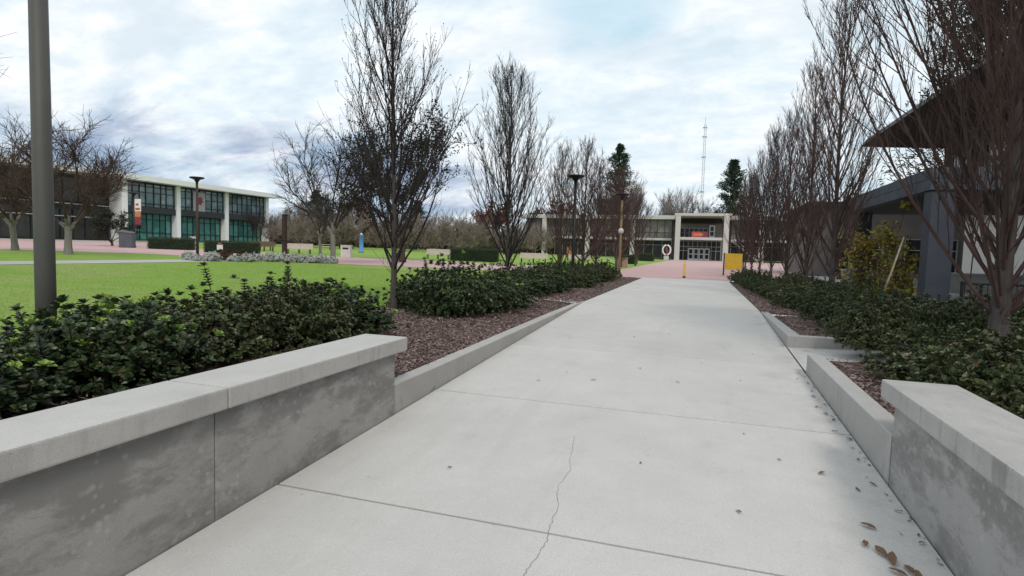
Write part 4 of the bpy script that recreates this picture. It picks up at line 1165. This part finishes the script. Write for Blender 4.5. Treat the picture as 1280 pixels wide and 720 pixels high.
# the wood's understorey: one tangle of brown brush along its foot
b = MB(); rg = random.Random(66)
for _ in range(30000):
    u = rg.random(); be = R(-46 + 29.5 * u); d = rg.uniform(128, 142)
    x, y = d * math.sin(be), d * math.cos(be); top = 3.6 + 2.4 * mnoise.noise(Vector((u * 9, d * .05, 3))) + 1.5 * mnoise.noise(Vector((u * 40, d * .1, 7)))
    z = g(x) + top * rg.random() ** 1.1; p = Vector((x, y, z))
    leaf(b, p, (rvec(rg) + Vector((0, 0, .8))).normalized(), rvec(rg), rg.uniform(.5, 1.4), rg.uniform(.05, .16), 0 if rg.random() < .8 else 1)
tag(b.build('brushwood', ['wood_twig', 'hedge_leaf'], kind='stuff'), 'brown tangle of brushwood along the foot of the far wood', 'brushwood', kind='stuff')
# pale trees over the far roof
pg = make_spreading_tree(303, 20, 6.5, 'tall pale bare tree behind the far roof, left of the mast', trunk='grey_twig', twig='grey_twig', fork=6, trunk_r=.35, twr=.03, limbs=7, l2=8, l3=7, l4=6, up=.8, name='bare_tree')
place(pg, (-8.0, 172, 0), 0, .92)
dup(pg, (-3.6, 176, 0), 2, .9, 'tall pale bare tree behind the far roof, nearest the mast')
dup(pg, (-17.5, 166, 0), 4, .98, 'tall pale bare tree behind the far roof, beside the left conifer')
dup(pg, (-27.5, 170, 0), 1.2, .9, 'tall pale bare tree behind the far roof, at the left of its row')
c1 = make_conifer(401, 31, 8.6, 'tall dark conifer behind the left tree row', gaps=.15, n=230, L=.85, leafs=90)
place(c1, (-22.6, 165, 0))
c2 = make_conifer(402, 26, 9.2, 'dark conifer behind the far roof, right of the mast', gaps=.15, n=210, L=.85, leafs=90)
place(c2, (7.6, 165, 0), 1.)
c3 = make_conifer(403, 30, 9, 'dark conifer rising behind the broad roof', gaps=.15, n=210, L=.5, leafs=170)
place(c3, (20.5, 54, 0), .7)
dup(c2, (-83, 112, 1.2), 2.0, (.6, .6, .46), 'dark conifer beyond the end of the glass building')
dup(c2, (-66, 128, 1.0), .3, (.6, .6, .44), 'dark conifer in the wood left of the blue pillar')
rd = make_spreading_tree(304, 9, 4, 'red-leaved tree', trunk='brown_bark', fork=1.6, trunk_r=.2, twr=.03, limbs=6, l2=6, l3=5, l4=4, leaves='red_leaf', leafn=4200, leafL=.30, name='red_tree', group='red-leaved trees beyond the lawn')
place(rd, (-63, 98, g(-63)), 0, 1.0, 'red-leaved tree beyond the lawn near the glass building')
dup(rd, (-41, 112, g(-41)), 1.4, 1.1, 'red-leaved tree beyond the lawn above the long hedge')
dup(rd, (-37, 152, .5), 2.4, 1.5, 'red-leaved tree showing over the left end of the far roof')

# yellow vine with its pole, rail and table on the right
vt = thing('yellow_vine', 'bushy vine with yellow and green leaves between bare tree and slate pillar', 'vine', (5.55, 20.9, 0))
rg = random.Random(9); F = MB(); S = MB()
for _ in range(60):
    a = rg.random() * 6.28; q = rg.random(); p = Vector((rg.uniform(-.7, .7), rg.uniform(-.8, 1.4), 0)); e = Vector((p.x * 1.2 + rg.uniform(-.2, .2), p.y * 1.1, rg.uniform(.7, 2.3)))
    S.tube([tuple(p * .4), tuple((p + e) * .5 + rvec(rg) * .1), tuple(e)], [.012, .008, .004], 3)
blobs = [(-.45, .9, 1.0, .75, .9, 1), (.25, -.1, 1.25, .7, 1.0, 0), (.1, .4, 2.15, .5, .5, 0), (-.5, 1.3, 1.9, .6, .6, 1), (.55, -.4, .7, .5, .6, 0), (.5, .2, 3.15, .30, .16, 0), (-.1, -.5, .45, .6, .4, 0)]
for bx, by, bz, br, bh, bm_ in blobs:
    for _ in range(int(1500 * br * br + 250 * bh)):
        a = rvec(rg); rr = rg.random() ** .5; nb = 1 + .5 * mnoise.noise(a * 2.6 + Vector((bx * 9, by * 5, bz)))
        p = Vector((bx + a.x * br * rr * nb, by + a.y * br * 1.2 * rr * nb, bz + a.z * bh * rr * nb))
        if mnoise.noise(p * 2.4) < -.10 or p.z < .05: continue
        leaf(F, p, (rvec(rg) + Vector((0, 0, -.6))).normalized(), rvec(rg), rg.uniform(.07, .15), .038, bm_ if rg.random() < .62 else 1 - bm_)
S.tube([(.1, 0, 1.5), (.35, .1, 2.5), (.5, .2, 3.15)], [.01, .008, .005], 4)
F.build('foliage', ['vine_leaf', 'ochre_leaf'], vt); S.build('stem', 'stem', vt)
t = thing('leaning_pole', 'pale wooden pole leaning beside the yellow vine', 'pole', (5.0, 18.9, 0))
b = MB(); b.tube([(-.14, 0, -.02), (.2, .15, 1.0), (.5, .3, 2.05)], [.03, .028, .024], 8, 0, True); b.build('shaft', 'pole_wood', t)
t = thing('black_railing', 'low black barred railing on the terrace behind the nearest right tree', 'railing', (6.4, 17.6, 0))
b = MB(); b.bar((0, 0, .85), (3.4, 0, .85), .025); b.bar((0, 0, .15), (3.4, 0, .15), .02); b.build('rail', 'black_metal', t)
b = MB()
for k in range(28): b.bar((.06 + k * .122, 0, .15), (.06 + k * .122, 0, .85), .011)
b.build('bar', 'black_metal', t)
for k in (0, 1): b = MB(); b.box(k * 3.4 - .03, k * 3.4 + .03, -.03, .03, 0, .9); b.build('post', 'black_metal', t)
t = thing('terrace_wall', 'low pale wall across the terrace beneath the canopy', 'wall', (6.4, 30.5, 0))
b = MB(); b.bbox(0, 8.5, 0, .4, -.05, .8, .02); b.build('body', 'building_concrete', t); b = MB(); b.bbox(-.05, 8.5, -.05, .45, .802, .9, .02); b.build('coping', 'cap_concrete', t)
ax_ = thing('annex_building', 'low dark annex closing the terrace beyond the canopy', 'building', (8, 49, 0)); axo = (8, 49, 0)
b = MB(); b.box(8, 34, 49, 62, -.1, 5.2); b.build('wall', 'inner_wall', ax_, axo)
b = MB(); b.bbox(7.6, 34.5, 48.5, 62.5, 5.203, 5.6, .03); b.build('roof', 'roof_shingle', ax_, axo)
for k in range(5): bay_x(ax_, axo, 48.93, 9.5 + k * 4.6, 12.7 + k * 4.6, .3, 2.9, 3, [.7], 'glass_dark', 'frame_alu', .07)


def table(label, loc, rz, m):
    t = thing('picnic_table', label, 'table', loc, rz)
    b = MB(); b.bbox(-.9, .9, -.38, .38, .70, .75, .01); b.build('tabletop', m, t)
    for s_ in (-1, 1):
        b = MB(); b.bbox(-.9, .9, s_ * .72 - .14, s_ * .72 + .14, .42, .46, .01); b.build('seat', m, t)
        b = MB(); b.bar((s_ * .6, -.7, .41), (s_ * .6, .7, .41), .025); b.bar((s_ * .6, -.5, 0), (s_ * .6, -.15, .7), .03); b.bar((s_ * .6, .5, 0), (s_ * .6, .15, .7), .03); b.build('leg', 'black_metal', t)


table('grey table with attached benches on the terrace under the canopy', (6.6, 24.2, 0), R(10), 'cream_stone')
table('pale picnic table on the far lawn left of the blue pillar', (-47.5, 66, g(-47.5)), R(30), 'bench_slat')

# ------------------------------------------------------------------ fallen leaves
def fallen(seed):
    rg = random.Random(seed); b = MB(); L = .042; Wd = .017
    vs = []; fs = []
    for i in range(6):
        u = i / 5; w = Wd * math.sin(PI * (.08 + .86 * u)) * rg.uniform(.8, 1.2); z = .004 + .010 * math.sin(u * PI) * rg.uniform(.2, 1.4) + .012 * u * u
        vs += [(-L + 2 * L * u, -w, z + rg.uniform(0, .008)), (-L + 2 * L * u, 0, z), (-L + 2 * L * u, w, z + rg.uniform(0, .009))]
        if i: a = 3 * i - 3; fs += [(a, a + 3, a + 4, a + 1), (a + 1, a + 4, a + 5, a + 2)]
    b.add(vs, fs, 0, True)
    o = b.build('fallen_leaf', 'dead_leaf'); return o


LF = [fallen(k) for k in range(4)]
rg = random.Random(31)
near = [(1.17, 4.07, 1.5), (1.21, 4.0, 1.6), (1.27, 3.92, 1.3), (1.20, 3.86, 1.2), (1.30, 3.85, 1.2), (1.10, 4.16, 1.2), (1.18, 4.42, 1.2)]
mid = [(1.45, 4.75, .7), (1.40, 5.2, .8), (1.26, 5.05, .7), (1.05, 5.3, .9), (1.42, 5.75, .7), (1.47, 6.3, .8), (1.38, 6.5, .7), (1.45, 6.9, .8), (1.41, 7.1, 1.0), (1.36, 7.35, .8), (1.47, 7.5, .7),
       (1.40, 7.8, .9), (1.43, 8.1, .7), (1.45, 8.5, .8), (1.35, 8.7, .6), (1.46, 4.3, .7)]
spread = [(.35, 4.35, .7), (-1.9, 4.35, .6), (-1.27, 7.6, .8), (-1.95, 7.3, .6), (-.2, 7.9, .6), (-.75, 8.5, .7), (-1.7, 7.9, .5), (.6, 8.3, .6), (.1, 9.2, .5), (-1.1, 11.0, .8), (-.5, 11.6, .6), (.5, 6.1, .5),
          (-1.6, 12.4, .6), (.9, 10.2, .5), (-2.2, 10.4, .6), (.2, 13.4, .6), (-.4, 5.0, .6), (.75, 5.5, .6)]
for k in range(34): mid.append((1.515 - abs(rg.gauss(0, .07)), 3.9 + 5.2 * rg.random(), rg.uniform(.25, .5)))
bedl = [(-3.3 - 1.2 * rg.random(), 5.6 + 9 * rg.random() ** 1.3, rg.uniform(.7, 1.1)) for _ in range(26)] + [(1.78 + .6 * rg.random(), 5.6 + 3.2 * rg.random(), rg.uniform(.6, 1.)) for _ in range(14)] + [(1.8 + .8 * rg.random(), 11.5 + 4 * rg.random(), rg.uniform(.7, 1.)) for _ in range(12)]
first = set()
for grp, lab, lst in (('leaves heaped by the right wall', 'dry brown fallen leaf in the heap at the foot of the right wall', near),
                      ('leaves along the right kerb', 'small dry fallen leaf along the right kerb', mid), ('leaves scattered over the path', 'small dry leaf scattered on the open path', spread), ('leaves lying on the mulch', 'dry leaf lying on the dark mulch', bedl)):
    for k, (x, y, s) in enumerate(lst):
        v = rg.randrange(4); o = LF[v]
        if v in first: o = o.copy(); col.objects.link(o)
        first.add(v)
        o.location = (x, y, (zl(x) if x < -3.1 else -.04) + .045) if lst is bedl else (x, y, ramp_z(y) + .003); o.rotation_euler = (rg.uniform(-.15, .15), rg.uniform(-.1, .1), rg.random() * 6.28); o.scale = (s * .95,) * 3
        tag(o, lab, 'leaf', grp)
